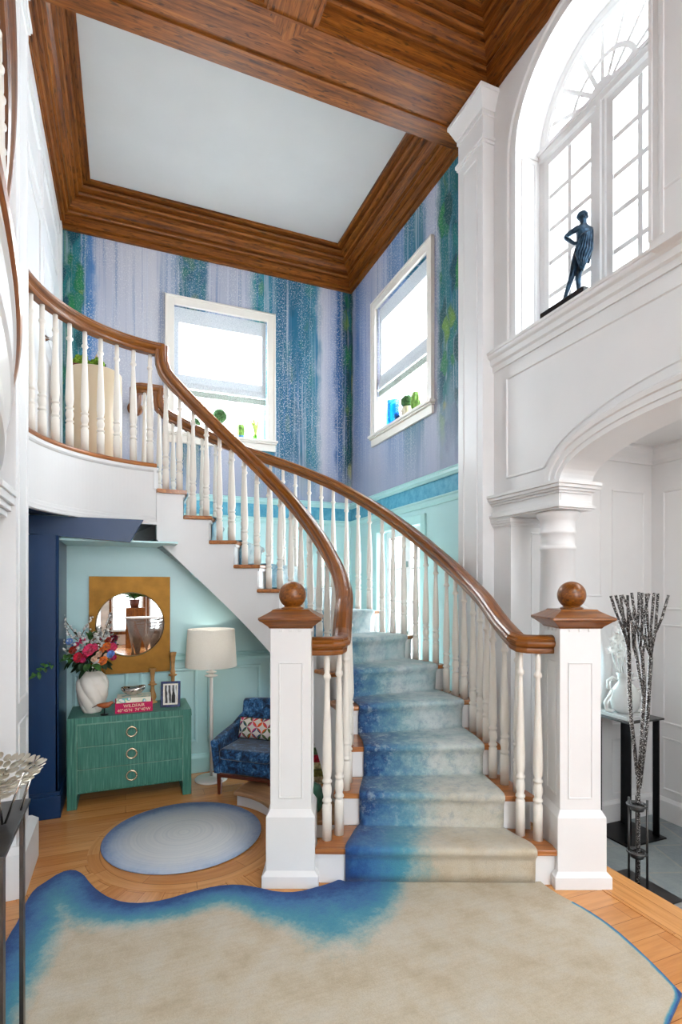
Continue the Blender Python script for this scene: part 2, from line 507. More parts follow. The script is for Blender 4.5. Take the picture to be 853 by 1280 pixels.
# ------------------------------------------------------------------ stair geometry
CX, CYC = 0.38, 3.40
R_IN, R_OUT = 0.93, 1.885
RISE = 0.192
NST = 13
def th(k): return 3.0 + 12.1 * (k - 5)
def pol(r, a, z=None):
    x = CX + r * cos(radians(a)); y = CYC + r * sin(radians(a))
    return (x, y) if z is None else Vector((x, y, z))
F1 = (Vector(cp(-0.15, 2.80)), Vector(cp(1.13, 2.78)))
F2 = (Vector(cp(-0.02, 3.05)), Vector(cp(1.065, 3.0)))
def front(kf):
    """inner / outer plan point of the riser line at (float) step kf"""
    if kf <= 2: f = kf - 1; return F1[0].lerp(F2[0], f), F1[1].lerp(F2[1], f)
    P3 = (Vector(pol(R_IN, th(3) - 2)), Vector(pol(R_OUT, th(3))))
    if kf <= 3: f = kf - 2; return F2[0].lerp(P3[0], f), F2[1].lerp(P3[1], f)
    if kf < 4:
        d = -2 * (4 - kf)
        return Vector(pol(R_IN, th(kf) + d)), Vector(pol(R_OUT, th(kf)))
    return Vector(pol(R_IN, th(kf))), Vector(pol(R_OUT, th(kf)))
def across(kf, f):
    a, b = front(kf); return a.lerp(b, f)

# =================================================================== SETTING
XR = 2.43; XRB = 2.51; XL = -0.60; YB = 5.88; YW = 4.60
ZC = 5.06; ZT = 5.43
RD = Vector((0, 1, 0))
LAND = RISE * NST

# floors
mb = MB(); mb.box(-0.9, 2.468, -6.7, 6.1, -0.32, 0.0)
struct(mb.build('floor', FLOORW, grain=(1, 0, 0)))
mb = MB(); mb.box(2.468, 4.0, -0.6, 3.3, -0.30, -0.20)
struct(mb.build('floor_entry', SLATE))
mb = MB(); mb.box(2.26, 2.478, -6.5, 2.93, 0.0, 0.0035)
struct(mb.build('trim_1', FLOORY, grain=(0, 1, 0)))
def ringmesh(r0, r1, a0, a1, z0, z1, n, full=False):
    m = MB()
    o = arc(CX, CYC, r1, a0, a1, n); i = arc(CX, CYC, r0, a0, a1, n)
    for k in range(n):
        q = [i[k], i[k + 1], o[k + 1], o[k]]
        vs = [(p[0], p[1], z0) for p in q] + [(p[0], p[1], z1) for p in q]
        fs = [(4, 5, 6, 7), (3, 2, 1, 0), (0, 1, 5, 4), (2, 3, 7, 6)]
        if not full and k == 0: fs.append((3, 0, 4, 7))
        if not full and k == n - 1: fs.append((1, 2, 6, 5))
        m.add(vs, fs)
    return m
struct(ringmesh(0.43, 0.585, 0, 360, 0.0, 0.003, 64, True).build('trim_2', RINGW))
struct(ringmesh(0.585, 0.95, 188, 322, 0.0, 0.0022, 40).build('trim_3', RADW))

# right wall: doorway arch, entablature, arched window above
ARCH = [(1.5 + 0.98 * cos(radians(a)), 2.19 + 0.26 * sin(radians(a))) for a in range(0, 181, 5)]
out = [(3.15, -0.2), (2.93, -0.2), (2.93, 2.03), (2.48, 2.03)] + ARCH + [(0.52, 2.03), (0.07, 2.03), (0.07, -0.2), (-6.6, -0.2), (-6.6, ZT), (3.15, ZT)]
WINC, WINR, WINS, WINB = 2.36, 0.50, 4.46, 3.20
hole = [(WINC + WINR, WINB)] + [(WINC + WINR * cos(radians(a)), WINS + WINR * sin(radians(a))) for a in range(0, 181, 5)] + [(WINC - WINR, WINB)]
mb = MB(); mb.slab(out, [hole], 'x', XR, XR + 0.25)
struct(mb.build('wall_right', WHITE))
# bay right wall (mural above the rail, aqua below), with two openings
W2 = (4.12, 5.187, 3.19, 4.545)       # upper bay window opening (y0,y1,z0,z1)
W3 = (4.235, 5.145, 0.35, 2.13)
def rect(w): return [(w[0], w[2]), (w[1], w[2]), (w[1], w[3]), (w[0], w[3])]
mb = MB(); mb.slab([(3.15, 2.50), (6.1, 2.50), (6.1, ZT), (3.15, ZT)], [rect(W2)], 'x', XRB, XRB + 0.22)
struct(mb.build('wall_bay_right', MURR))
mb = MB(); mb.slab([(3.15, -0.2), (6.1, -0.2), (6.1, 2.50), (3.15, 2.50)], [rect(W3)], 'x', XRB, XRB + 0.22)
struct(mb.build('wall_stair_right', AQUA))
# back wall
W1 = (0.476, 1.478, 3.19, 4.53)
mb = MB(); mb.slab([(-0.85, 2.50), (XRB, 2.50), (XRB, ZT), (-0.85, ZT)], [rect(W1)], 'y', YB, YB + 0.22)
struct(mb.build('wall_back', MURB))
mb = MB(); mb.slab([(-0.85, -0.2), (XRB, -0.2), (XRB, 2.50), (-0.85, 2.50)], [], 'y', YB, YB + 0.22)
struct(mb.build('wall_stair_back', AQUA))
# left wall
mb = MB(); mb.box(XL - 0.25, XL, -6.7, 6.1, -0.2, ZT)
struct(mb.build('wall_left', WHITE))
# the end of the hall behind the camera, with tall windows added to let light in
hw = []
for x0, x1 in ((-0.35, 0.45), (0.6, 1.4), (1.55, 2.25)):
    hw.append([(x0, 0.35), (x1, 0.35), (x1, 4.6), (x0, 4.6)])
mb = MB(); mb.slab([(-0.85, -0.2), (2.68, -0.2), (2.68, ZT), (-0.85, ZT)], hw, 'y', -6.7, -6.5)
struct(mb.build('wall_front', CREAM))

# chair rail, frieze, mouldings on the bay walls
P_RAIL = [(0, -0.035), (0.02, -0.035), (0.026, -0.02), (0.034, -0.012), (0.034, 0.006), (0.022, 0.014), (0.026, 0.026), (0.018, 0.036), (0, 0.036)]
def wall_run(m, prof, p0, p1, nrm):
    m.sweep([p0, p1], prof, sides=[nrm, nrm], ups=[(0, 0, 1)] * 2)
AQL = paint('pale_aqua_trim', (176, 220, 220), 0.3, 0.5, 0.01)
mb = MB()
wall_run(mb, P_RAIL, (XL, YB, 2.515), (XRB, YB, 2.515), (0, -1, 0))
wall_run(mb, P_RAIL, (XRB, 3.3, 2.515), (XRB, YB, 2.515), (-1, 0, 0))
struct(mb.build('trim_4', AQL))
mb = MB(); mb.box(XL, XRB - 0.004, YB - 0.004, YB, 2.335, 2.482); mb.box(XRB - 0.004, XRB, 3.3, YB - 0.004, 2.335, 2.482)
struct(mb.build('trim_5', FRIEZE))
mb = MB()
pr = [(0, -0.05), (0.012, -0.05), (0.02, -0.03), (0.02, -0.005), (0.03, 0.005), (0.03, 0.016), (0, 0.016)]
wall_run(mb, pr, (XL, YB, 2.318), (XRB, YB, 2.318), (0, -1, 0))
wall_run(mb, pr, (XRB, 3.3, 2.318), (XRB, YB, 2.318), (-1, 0, 0))
struct(mb.build('trim_6', AQL))

# --- wood cornices, beams and coffers
PC = [(0, 0), (.03, 0), (.03, .03), (.022, .034), (.022, .045), (.05, .05), (.055, .115), (.045, .12), (.045, .13), (.078, .135), (.085, .15), (.078, .165), (.07, .168), (.07, .178), (.10, .182), (.105, .2), (.125, .225), (.15, .235), (.15, .25),
      (.14, .254), (.14, .264), (.175, .268), (.185, .285), (.175, .30), (.165, .303), (.165, .315), (.215, .32), (.225, .335), (.215, .348), (.205, .35), (.205, .362), (.265, .362), (.265, .345), (.29, .345), (.29, .37)]
def coffer(m, x0, x1, y0, y1, sc=1.0, base=ZC):
    m.rframe((0, 0, base), (1, 0, 0), (0, 1, 0), (0, 0, 1), x0, x1, y0, y1, [(s * sc, h) for s, h in PC])
mb = MB(); coffer(mb, XL, XRB, 3.60, YB)
struct(mb.build('trim_7', OAK))
mb = MB(); coffer(mb, XL, 0.80, -0.05, 3.175, 0.85)
struct(mb.build('trim_8', OAK))
mb = MB(); coffer(mb, 1.094, XR, -0.05, 3.175, 0.85)
struct(mb.build('trim_9', OAK))
mb = MB()
mb.add([(XL, 3.175, ZC), (XRB, 3.175, ZC), (XRB, 3.60, ZC), (XL, 3.60, ZC)], [(3, 2, 1, 0)])
mb.box(XL, XRB, 3.465, 3.485, ZC - 0.012, ZC + 0.02)
mb.box(XL, XRB, 3.165, 3.180, ZC - 0.008, ZC + 0.02)
struct(mb.build('trim_10', OAK, grain=(1, 0, 0), recalc=False))
mb = MB()
mb.add([(0.80, -0.05, ZC), (1.094, -0.05, ZC), (1.094, 3.175, ZC), (0.80, 3.175, ZC)], [(3, 2, 1, 0)])
mb.add([(0.80, 3.175, ZC - 0.0015), (1.094, 3.175, ZC - 0.0015), (0.947, 3.322, ZC - 0.0015)], [(2, 1, 0)])
mb.box(1.088, 1.10, -0.05, 3.17, ZC - 0.008, ZC + 0.02); mb.box(0.794, 0.806, -0.05, 3.17, ZC - 0.008, ZC + 0.02)
struct(mb.build('trim_11', OAK, grain=(0, 1, 0), recalc=False))
mb = MB(); SKY = [[(-3.9, 0.0), (-1.1, 0.0), (-1.1, 1.9), (-3.9, 1.9)]]  # ceiling opening for the added skylight
vs_ = []
for (xa, xb, ya, yb) in ((XL - 0.25, 0.0, -6.7, -0.05), (1.9, 2.68, -6.7, -0.05), (0.0, 1.9, -6.7, -3.9), (0.0, 1.9, -1.1, -0.05)): mb.box(xa, xb, ya, yb, ZC, ZC + 0.02)
struct(mb.build('ceiling_hall', CEIL))
mb = MB()
mb.rframe((0, 0, ZC), (1, 0, 0), (0, 1, 0), (0, 0, 1), -0.0, 1.9, -3.9, -1.1, [(0, 0), (0.0, 0.35)])
for i in range(1, 4): mb.box(0.0, 1.9, -3.9 + 0.7 * i - 0.02, -3.9 + 0.7 * i + 0.02, ZC + 0.30, ZC + 0.35)
mb.box(0.93, 0.97, -3.9, -1.1, ZC + 0.30, ZC + 0.35)
added_win = struct(mb.build('window_9', WHITE2, origin=(0.95, -2.5, ZC)))  # skylight added so the hall fill has an opening
mb = MB(); mb.add([(0, -3.9, ZC + 0.33), (1.9, -3.9, ZC + 0.33), (1.9, -1.1, ZC + 0.33), (0, -1.1, ZC + 0.33)], [(0, 1, 2, 3)]); mb.build('pane', GLASS, added_win)
mb = MB(); mb.box(XL - 0.1, XRB + 0.1, -0.1, 3.5, ZT, ZT + 0.03)
struct(mb.build('ceiling_coffer', OAK, grain=(1, 0, 0)))
mb = MB(); mb.box(XL - 0.1, XRB + 0.1, 3.5, YB + 0.1, ZT - 0.001, ZT + 0.03)
struct(mb.build('ceiling', CEIL))

# --- pilasters that carry the beam, right and left
P_PANEL = [(0, 0), (0.004, 0.006), (0.012, 0.006), (0.018, 0.0)]
def pilaster(m, x0, x1, y0, y1, z0, z1, face, plinth=True):
    m.box(x0, x1, y0, y1, z0, z1)
    s = -1 if face < 0 else 1
    xf = x0 if s < 0 else x1
    m.rframe((xf, 0, 0), (0, 1, 0), (0, 0, 1), (s, 0, 0), y0 + 0.06, y1 - 0.06, z0 + 0.95, z1 - 0.42, P_PANEL)
    m.rframe((xf, 0, 0), (0, 1, 0), (0, 0, 1), (s, 0, 0), y0 + 0.06, y1 - 0.06, z0 + 0.34, z0 + 0.85, P_PANEL)
    def ring(o, za, zb, o2=None):
        o2 = o if o2 is None else o2
        xa, xb = (x0, x1) if s < 0 else (x0, x1)
        a = [(x0 - (o if s < 0 else 0), y0 - o), (x1 + (o if s > 0 else 0), y0 - o), (x1 + (o if s > 0 else 0), y1 + o), (x0 - (o if s < 0 else 0), y1 + o)]
        b = [(x0 - (o2 if s < 0 else 0), y0 - o2), (x1 + (o2 if s > 0 else 0), y0 - o2), (x1 + (o2 if s > 0 else 0), y1 + o2), (x0 - (o2 if s < 0 else 0), y1 + o2)]
        vs = [(p[0], p[1], za) for p in a] + [(p[0], p[1], zb) for p in b]
        m.add(vs, [(3, 2, 1, 0), (4, 5, 6, 7), (0, 1, 5, 4), (1, 2, 6, 5), (2, 3, 7, 6), (3, 0, 4, 7)])
    ring(0.018, z1 - 0.34, z1 - 0.315)
    ring(0.010, z1 - 0.36, z1 - 0.34)
    ring(0.008, z1 - 0.165, z1 - 0.13); ring(0.012, z1 - 0.13, z1 - 0.03, 0.055); ring(0.06, z1 - 0.03, z1)
    if plinth:
        ring(0.045, z0, z0 + 0.22); ring(0.045, z0 + 0.22, z0 + 0.25, 0.015)
mb = MB(); pilaster(mb, 2.334, XRB, 3.11, 3.41, 0.0, ZC - 0.012, -1)
struct(mb.build('trim_12', WHITE, bevel=0.003))
mb = MB(); pilaster(mb, XL, -0.51, 3.10, 3.47, 0.0, ZC - 0.012, 1)
struct(mb.build('trim_13', WHITE, bevel=0.003))
mb = MB(); mb.box(2.33, XR + 0.01, 1.50, 1.82, 3.16, ZC - 0.012)
mb.rframe((2.33, 0, 0), (0, 1, 0), (0, 0, 1), (-1, 0, 0), 1.55, 1.77, 3.4, 4.7, P_PANEL)
for dy in (1.50, 1.56, 1.74, 1.80): mb.box(2.322, 2.33, dy, dy + 0.02, 3.2, ZC - 0.02)
struct(mb.build('trim_14', WHITE, bevel=0.003))

# --- ledge under the arched window, frieze panel mouldings, archivolts
P_LEDGE = [(0, -0.13), (0.012, -0.13), (0.014, -0.095), (0.03, -0.085), (0.034, -0.05), (0.05, -0.04), (0.055, -0.03), (0.055, -0.018), (0.062, -0.014), (0.064, 0.0), (0, 0.0)]
mb = MB(); wall_run(mb, P_LEDGE, (XR, -6.5, 3.20), (XR, 3.11, 3.20), (-1, 0, 0))
mb.box(XR - 0.01, XR + 0.24, WINC - WINR, WINC + WINR, 3.19, 3.203)
struct(mb.build('trim_15', WHITE))
# archivolt of the doorway: three fillets following the ellipse
mb = MB()
def ellip(a, b, a0=0, a1=180, n=48):
    return [Vector((XR, 1.5 + a * cos(radians(a0 + (a1 - a0) * i / n)), 2.19 + b * sin(radians(a0 + (a1 - a0) * i / n)))) for i in range(n + 1)]
def archivolt(m, a, b, prof, x=XR, c=(1.5, 2.19)):
    n = 48; pts = []; sd = []
    for i in range(n + 1):
        t = pi * i / n
        pts.append(Vector((x, c[0] + a * cos(t), c[1] + b * sin(t))))
        sd.append(Vector((0, cos(t) / a, sin(t) / b)).normalized())
    m.sweep(pts, prof, sides=sd, ups=[(-1, 0, 0)] * (n + 1))
P_AV = [(0, 0), (0, 0.012), (0.03, 0.012), (0.034, 0.02), (0.07, 0.02), (0.076, 0.03), (0.10, 0.034), (0.115, 0.02), (0.12, 0.0)]
archivolt(mb, 0.98, 0.26, P_AV)
struct(mb.build('trim_16', WHITE))
# big spandrel panel mould left of the arch
mb = MB()
def bead(m, pts, sd, up=(-1, 0, 0), w=0.02, h=0.009):
    m.sweep(pts, [(-w / 2, 0), (-w / 4, h), (w / 4, h), (w / 2, 0)], sides=sd, ups=[up] * len(pts))
x = XR
def seg(p, q, nrm):
    bead(mb, [Vector((x, p[0], p[1])), Vector((x, q[0], q[1]))], [Vector((0, nrm[0], nrm[1]))] * 2)
seg((2.97, 2.30), (2.97, 2.98), (1, 0)); seg((2.97, 2.98), (0.1, 2.98), (0, 1)); seg((2.97, 2.30), (2.615, 2.30), (0, 1))
pts, sd = [], []
for i in range(0, 41):
    t = radians(13) + (pi - radians(26)) * i / 40
    pts.append(Vector((x, 1.5 + 1.145 * cos(t), 2.205 + 0.43 * sin(t)))); sd.append(Vector((0, cos(t) / 1.145, sin(t) / 0.43)).normalized())
bead(mb, pts, sd)
struct(mb.build('trim_17', WHITE))
# entablature over the columns
def entab(m, y0, y1):
    for (xa, xb, z0, z1) in ((2.42, 2.655, 2.03, 2.16),):
        m.box(xa, xb, y0, y1, z0, z1)
    for (o, z0, z1) in ((0.018, 2.022, 2.032), (0.032, 2.032, 2.05), (0.012, 2.05, 2.075), (0.015, 2.12, 2.135), (0.03, 2.135, 2.15), (0.045, 2.15, 2.17), (0.055, 2.17, 2.19)):
        m.box(2.42 - o, 2.655 + o, y0 - o, y1 + (o if y0 < 1 else 0.0), z0, z1)
mb = MB(); entab(mb, 2.485, 3.11); struct(mb.build('trim_18', WHITE, bevel=0.002))
mb = MB(); entab(mb, 0.07, 0.515); struct(mb.build('trim_19', WHITE, bevel=0.002))
# jamb capital and panel
mb = MB()
for (o, z0, z1) in ((0.006, 1.965, 1.975), (0.016, 1.975, 1.99), (0.026, 1.99, 2.005), (0.032, 2.005, 2.02)):
    mb.box(XR - o, 2.72, 2.93 - o, 3.11, z0, z1)
mb.rframe((0, 2.93, 0), (1, 0, 0), (0, 0, 1), (0, -1, 0), 2.60, 2.72, 1.2, 1.93, P_PANEL)
mb.rframe((0, 2.93, 0), (1, 0, 0), (0, 0, 1), (0, -1, 0), 2.60, 2.72, 0.1, 1.1, P_PANEL)
struct(mb.build('trim_20', WHITE, bevel=0.002))
# columns
def column(y, n):
    m = MB()
    c = (2.54, y, 0)
    m.lathe([(0.135, 0.0), (0.135, 0.05), (0.13, 0.07), (0.118, 0.085), (0.118, 0.1), (0.112, 0.11), (0.112, 0.5), (0.111, 0.9), (0.108, 1.4), (0.101, 1.78), (0.104, 1.782), (0.108, 1.79), (0.108, 1.80), (0.103, 1.808),
             (0.101, 1.812), (0.101, 1.88), (0.106, 1.884), (0.106, 1.90), (0.103, 1.904), (0.103, 1.96), (0.108, 1.97), (0.122, 1.99), (0.127, 2.005), (0.127, 2.02)], c, 40)
    m.box(2.40, 2.68, y - 0.14, y + 0.14, -0.2, 0.001)
    return struct(m.build('trim_%d' % n, WHITE))
column(2.62, 21); column(0.38, 22)

# --- entry vestibule behind the arch
mb = MB(); ov = [(2.98 + 0.31 * cos(radians(a)), 0.98 + 0.40 * sin(radians(a))) for a in range(0, 360, 10)]
mb.slab([(2.68, -0.3), (4.0, -0.3), (4.0, 2.62), (2.68, 2.62)], [ov], 'y', 2.93, 3.1)
PF = P_PANEL
mb.rframe((0, 2.93, 0), (1, 0, 0), (0, 0, 1), (0, -1, 0), 3.36, 3.70, 1.38, 2.28, PF)
mb.rframe((0, 2.93, 0), (1, 0, 0), (0, 0, 1), (0, -1, 0), 3.36, 3.70, 0.52, 1.27, PF)
mb.rframe((0, 2.93, 0), (1, 0, 0), (0, 0, 1), (0, -1, 0), 3.36, 3.70, 0.0, 0.42, PF)
mb.rframe((0, 2.93, 0), (1, 0, 0), (0, 0, 1), (0, -1, 0), 2.78, 3.26, 1.48, 2.28, PF)
struct(mb.build('wall_entry_back', WHITE))
mb = MB(); mb.box(3.78, 3.95, -0.6, 2.93, -0.3, 2.62)
for z0, z1 in ((1.38, 2.28), (0.52, 1.27), (0.02, 0.42)):
    for y0, y1 in ((2.28, 2.84), (1.6, 2.18)):
        mb.rframe((3.78, 0, 0), (0, 1, 0), (0, 0, 1), (-1, 0, 0), y0, y1, z0, z1, PF)
struct(mb.build('wall_entry_right', WHITE))
mb = MB(); mb.slab([(2.68, -0.3), (4.0, -0.3), (4.0, 2.62), (2.68, 2.62)], [[(2.95, 1.3), (3.5, 1.3), (3.5, 2.2), (2.95, 2.2)]], 'y', -0.8, -0.6); struct(mb.build('wall_entry_front', WHITE))  # window opening added to light the vestibule
mb = MB(); mb.box(2.66, 4.0, -0.8, 3.1, 2.62, 2.68); struct(mb.build('ceiling_entry', WHITE))
mb = MB()
pcr = [(0, -0.13), (0.015, -0.13), (0.02, -0.1), (0.05, -0.06), (0.06, -0.03), (0.07, -0.02), (0.07, 0), (0, 0)]
wall_run(mb, pcr, (2.68, 2.93, 2.62), (3.78, 2.93, 2.62), (0, -1, 0)); wall_run(mb, pcr, (3.78, -0.6, 2.62), (3.78, 2.93, 2.62), (-1, 0, 0))
pb = [(0, 0), (0.018, 0), (0.018, 0.14), (0.008, 0.165), (0, 0.165)]
wall_run(mb, pb, (2.68, 2.93, -0.2), (3.78, 2.93, -0.2), (0, -1, 0)); wall_run(mb, pb, (3.78, -0.6, -0.2), (3.78, 2.93, -0.2), (-1, 0, 0))
struct(mb.build('trim_23', WHITE))
# oval window in the vestibule
w4 = struct(MB().build('window_4', WHITE)) if False else None
mb = MB()
n = 48
for r0, w, dpt in ((1.0, 0.05, 0.03),):
    pts = [Vector((2.98 + 0.31 * cos(2 * pi * i / n), 2.93, 0.98 + 0.40 * sin(2 * pi * i / n))) for i in range(n)]
    sd = [Vector((cos(2 * pi * i / n) / 0.31, 0, sin(2 * pi * i / n) / 0.40)).normalized() for i in range(n)]
    mb.sweep(pts, [(-0.02, -0.05), (-0.02, 0.012), (0.0, 0.02), (0.03, 0.014), (0.05, 0.022), (0.06, 0.0)], sides=sd, ups=[(0, -1, 0)] * n, closed=False, loop=True, smooth=True)
win4 = struct(mb.build('window_4', WHITE2, origin=(2.98, 2.93, 0.98)))
mb = MB()
for i in range(n):
    pass
mb.tube([(2.98 - 0.3, 3.0, 0.98), (2.98 + 0.3, 3.0, 0.98)], 0.006); mb.tube([(2.98, 3.0, 0.58), (2.98, 3.0, 1.38)], 0.006)
pts = [(2.98 + 0.27 * cos(2 * pi * i / 40), 3.0, 0.98 + 0.36 * sin(2 * pi * i / 40)) for i in range(41)]
mb.tube(pts, 0.008, 6)
mb.build('muntin', BLACKST, win4)
mb = MB(); mb.add([(2.98 + 0.31 * cos(2 * pi * i / 40), 3.02, 0.98 + 0.40 * sin(2 * pi * i / 40)) for i in range(40)], [list(range(40))])
mb.build('pane', GLASS, win4)

# --- arched window
def win_parent(name, loc, mbx, mat):
    return struct(mbx.build(name, mat, origin=loc))
mb = MB()
XW = XR + 0.215
# casing on the wall face + reveal lining + frame
def archpts(r, x, z0=WINB):
    return [Vector((x, WINC + r, z0))] + [Vector((x, WINC + r * cos(radians(a)), WINS + r * sin(radians(a)))) for a in range(0, 181, 5)] + [Vector((x, WINC - r, z0))]
def archsides():
    return [Vector((0, 1, 0))] + [Vector((0, cos(radians(a)), sin(radians(a)))) for a in range(0, 181, 5)] + [Vector((0, -1, 0))]
mb.sweep(archpts(WINR, XR), [(0, 0), (0, 0.02), (0.03, 0.02), (0.036, 0.012), (0.07, 0.012), (0.078, 0.024), (0.1, 0.024), (0.105, 0.0)], sides=archsides(), ups=[(-1, 0, 0)] * 39)
win1 = win_parent('window_1', (XW, WINC, WINB), mb, WHITE)
mb = MB()
mb.sweep(archpts(WINR, XW), [(0.0, -0.03), (-0.035, -0.03), (-0.035, 0.015), (-0.022, 0.025), (0.0, 0.03)], sides=archsides(), ups=[(-1, 0, 0)] * 39)
mb.box(XW - 0.045, XW + 0.03, WINC - WINR, WINC + WINR, WINS - 0.035, WINS + 0.03)       # transom
mb.box(XW - 0.055, XW - 0.04, WINC - WINR, WINC + WINR, WINS + 0.005, WINS + 0.03)
mb.box(XW - 0.035, XW + 0.03, WINC - 0.035, WINC + 0.035, WINB, WINS)                     # mullion
mb.box(XW - 0.05, XW - 0.03, WINC - 0.015, WINC + 0.015, WINB, WINS - 0.03)
mb.box(XW - 0.03, XW + 0.03, WINC - WINR, WINC + WINR, WINB, WINB + 0.03)
mb.build('frame', WHITE2, win1)
def sash(y0, y1, z0, z1, ny, nz, par_, x=XW, axis='x', mat=WHITE2, st=0.045, mu=0.02, name='sash'):
    m = MB()
    def bx(a0, a1, b0, b1, d0, d1):
        if axis == 'x': m.box(x + d0, x + d1, a0, a1, b0, b1)
        else: m.box(a0, a1, x + d0, x + d1, b0, b1)
    bx(y0, y0 + st, z0, z1, -0.02, 0.02); bx(y1 - st, y1, z0, z1, -0.02, 0.02)
    bx(y0 + st, y1 - st, z0, z0 + st, -0.02, 0.02); bx(y0 + st, y1 - st, z1 - st, z1, -0.02, 0.02)
    for i in range(1, ny):
        c = y0 + st + (y1 - y0 - 2 * st) * i / ny; bx(c - mu / 2, c + mu / 2, z0 + st, z1 - st, -0.014, 0.014)
    for i in range(1, nz):
        c = z0 + st + (z1 - z0 - 2 * st) * i / nz; bx(y0 + st, y1 - st, c - mu / 2, c + mu / 2, -0.0135, 0.0135)
    s_ = m.build(name, mat, par_)
    g = MB()
    if axis == 'x': g.add([(x, y0 + st, z0 + st), (x, y1 - st, z0 + st), (x, y1 - st, z1 - st), (x, y0 + st, z1 - st)], [(0, 1, 2, 3)])
    else: g.add([(y0 + st, x, z0 + st), (y1 - st, x, z0 + st), (y1 - st, x, z1 - st), (y0 + st, x, z1 - st)], [(0, 1, 2, 3)])
    p = g.build('pane', GLASS, par_)
    return s_
sash(WINC + 0.035, WINC + WINR - 0.03, WINB + 0.03, WINS - 0.04, 2, 5, win1, mu=0.030)
sash(WINC - WINR + 0.03, WINC - 0.035, WINB + 0.03, WINS - 0.04, 2, 5, win1, mu=0.030)
# fanlight
mb = MB()
def fan_arc(r, w, d):
    n = 40
    pts = [Vector((XW, WINC + r * cos(pi * i / n), WINS + r * sin(pi * i / n))) for i in range(n + 1)]
    sd = [Vector((0, cos(pi * i / n), sin(pi * i / n))) for i in range(n + 1)]
    mb.sweep(pts, [(-w / 2, -d), (-w / 2, d), (w / 2, d), (w / 2, -d)], sides=sd, ups=[(-1, 0, 0)] * (n + 1))
fan_arc(0.45, 0.035, 0.018); fan_arc(0.235, 0.03, 0.016); fan_arc(0.05, 0.10, 0.03)
for a in (22, 45, 67.5, 90, 112.5, 135, 158):
    dv = Vector((0, cos(radians(a)), sin(radians(a)))); sd = Vector((0, -sin(radians(a)), cos(radians(a))))
    mb.sweep([Vector((XW, WINC, WINS)) + dv * 0.06, Vector((XW, WINC, WINS)) + dv * 0.445], [(-0.013, -0.014), (-0.013, 0.014), (0.013, 0.014), (0.013, -0.014)], sides=[sd, sd], ups=[(-1, 0, 0)] * 2)
mb.build('fanlight', WHITE2, win1)
mb = MB(); mb.add([(XW, WINC + 0.45 * cos(pi * i / 30), WINS + 0.45 * sin(pi * i / 30)) for i in range(31)], [list(range(31))]); mb.build('pane', GLASS, win1)
mb = MB()
mb.rframe((0, WINC + WINR, 0), (1, 0, 0), (0, 0, 1), (0, -1, 0), XR + 0.03, XR + 0.155, 3.25, WINS - 0.04, P_PANEL)
mb.box(XR - 0.01, XW, WINC + WINR - 0.006, WINC + WINR, WINS - 0.02, WINS + 0.0)
mb.build('reveal_panel', WHITE, win1)

# --- rectangular bay windows with casing, sill, sash and roman shade
def shade_mats():
    t = NT('shade_sheer')
    wv = t.noise(t.coord('Object', (60, 60, 400)), 1.0, 2)
    col = t.ramp(wv, [(0.3, (228, 230, 234)), (0.7, (250, 250, 250))])
    d = t.n('ShaderNodeBsdfDiffuse'); t.l(col, d.inputs[0]); tl = t.n('ShaderNodeBsdfTranslucent'); t.l(col, tl.inputs[0])
    tr = t.n('ShaderNodeBsdfTransparent')
    m1 = t.n('ShaderNodeMixShader', i_0=0.7); t.l(d.outputs[0], m1.inputs[1]); t.l(tl.outputs[0], m1.inputs[2])
    m2 = t.n('ShaderNodeMixShader', i_0=0.45); t.l(m1.outputs[0], m2.inputs[1]); t.l(tr.outputs[0], m2.inputs[2])
    t.l(m2.outputs[0], t.out.inputs[0])
    q = NT('shade_hem')
    a = q.noise(q.coord('Object', (70, 70, 260)), 1.0, 2); b = q.noise(q.coord('Object', (260, 260, 60)), 1.0, 2)
    col = q.ramp(q.math('MULTIPLY', q.math('ADD', a, b), 0.5), [(0.35, (182, 188, 194)), (0.65, (224, 228, 230))])
    d = q.n('ShaderNodeBsdfDiffuse'); q.l(col, d.inputs[0]); tl = q.n('ShaderNodeBsdfTranslucent'); q.l(col, tl.inputs[0])
    m1 = q.n('ShaderNodeMixShader', i_0=0.11); q.l(d.outputs[0], m1.inputs[1]); q.l(tl.outputs[0], m1.inputs[2]); q.l(m1.outputs[0], q.out.inputs[0])
    return t.m, q.m
SHEER, HEM = shade_mats()
TRIMB = plain('shade_braid', (164, 174, 166), 0.8, 0.2, 0.35, 160)
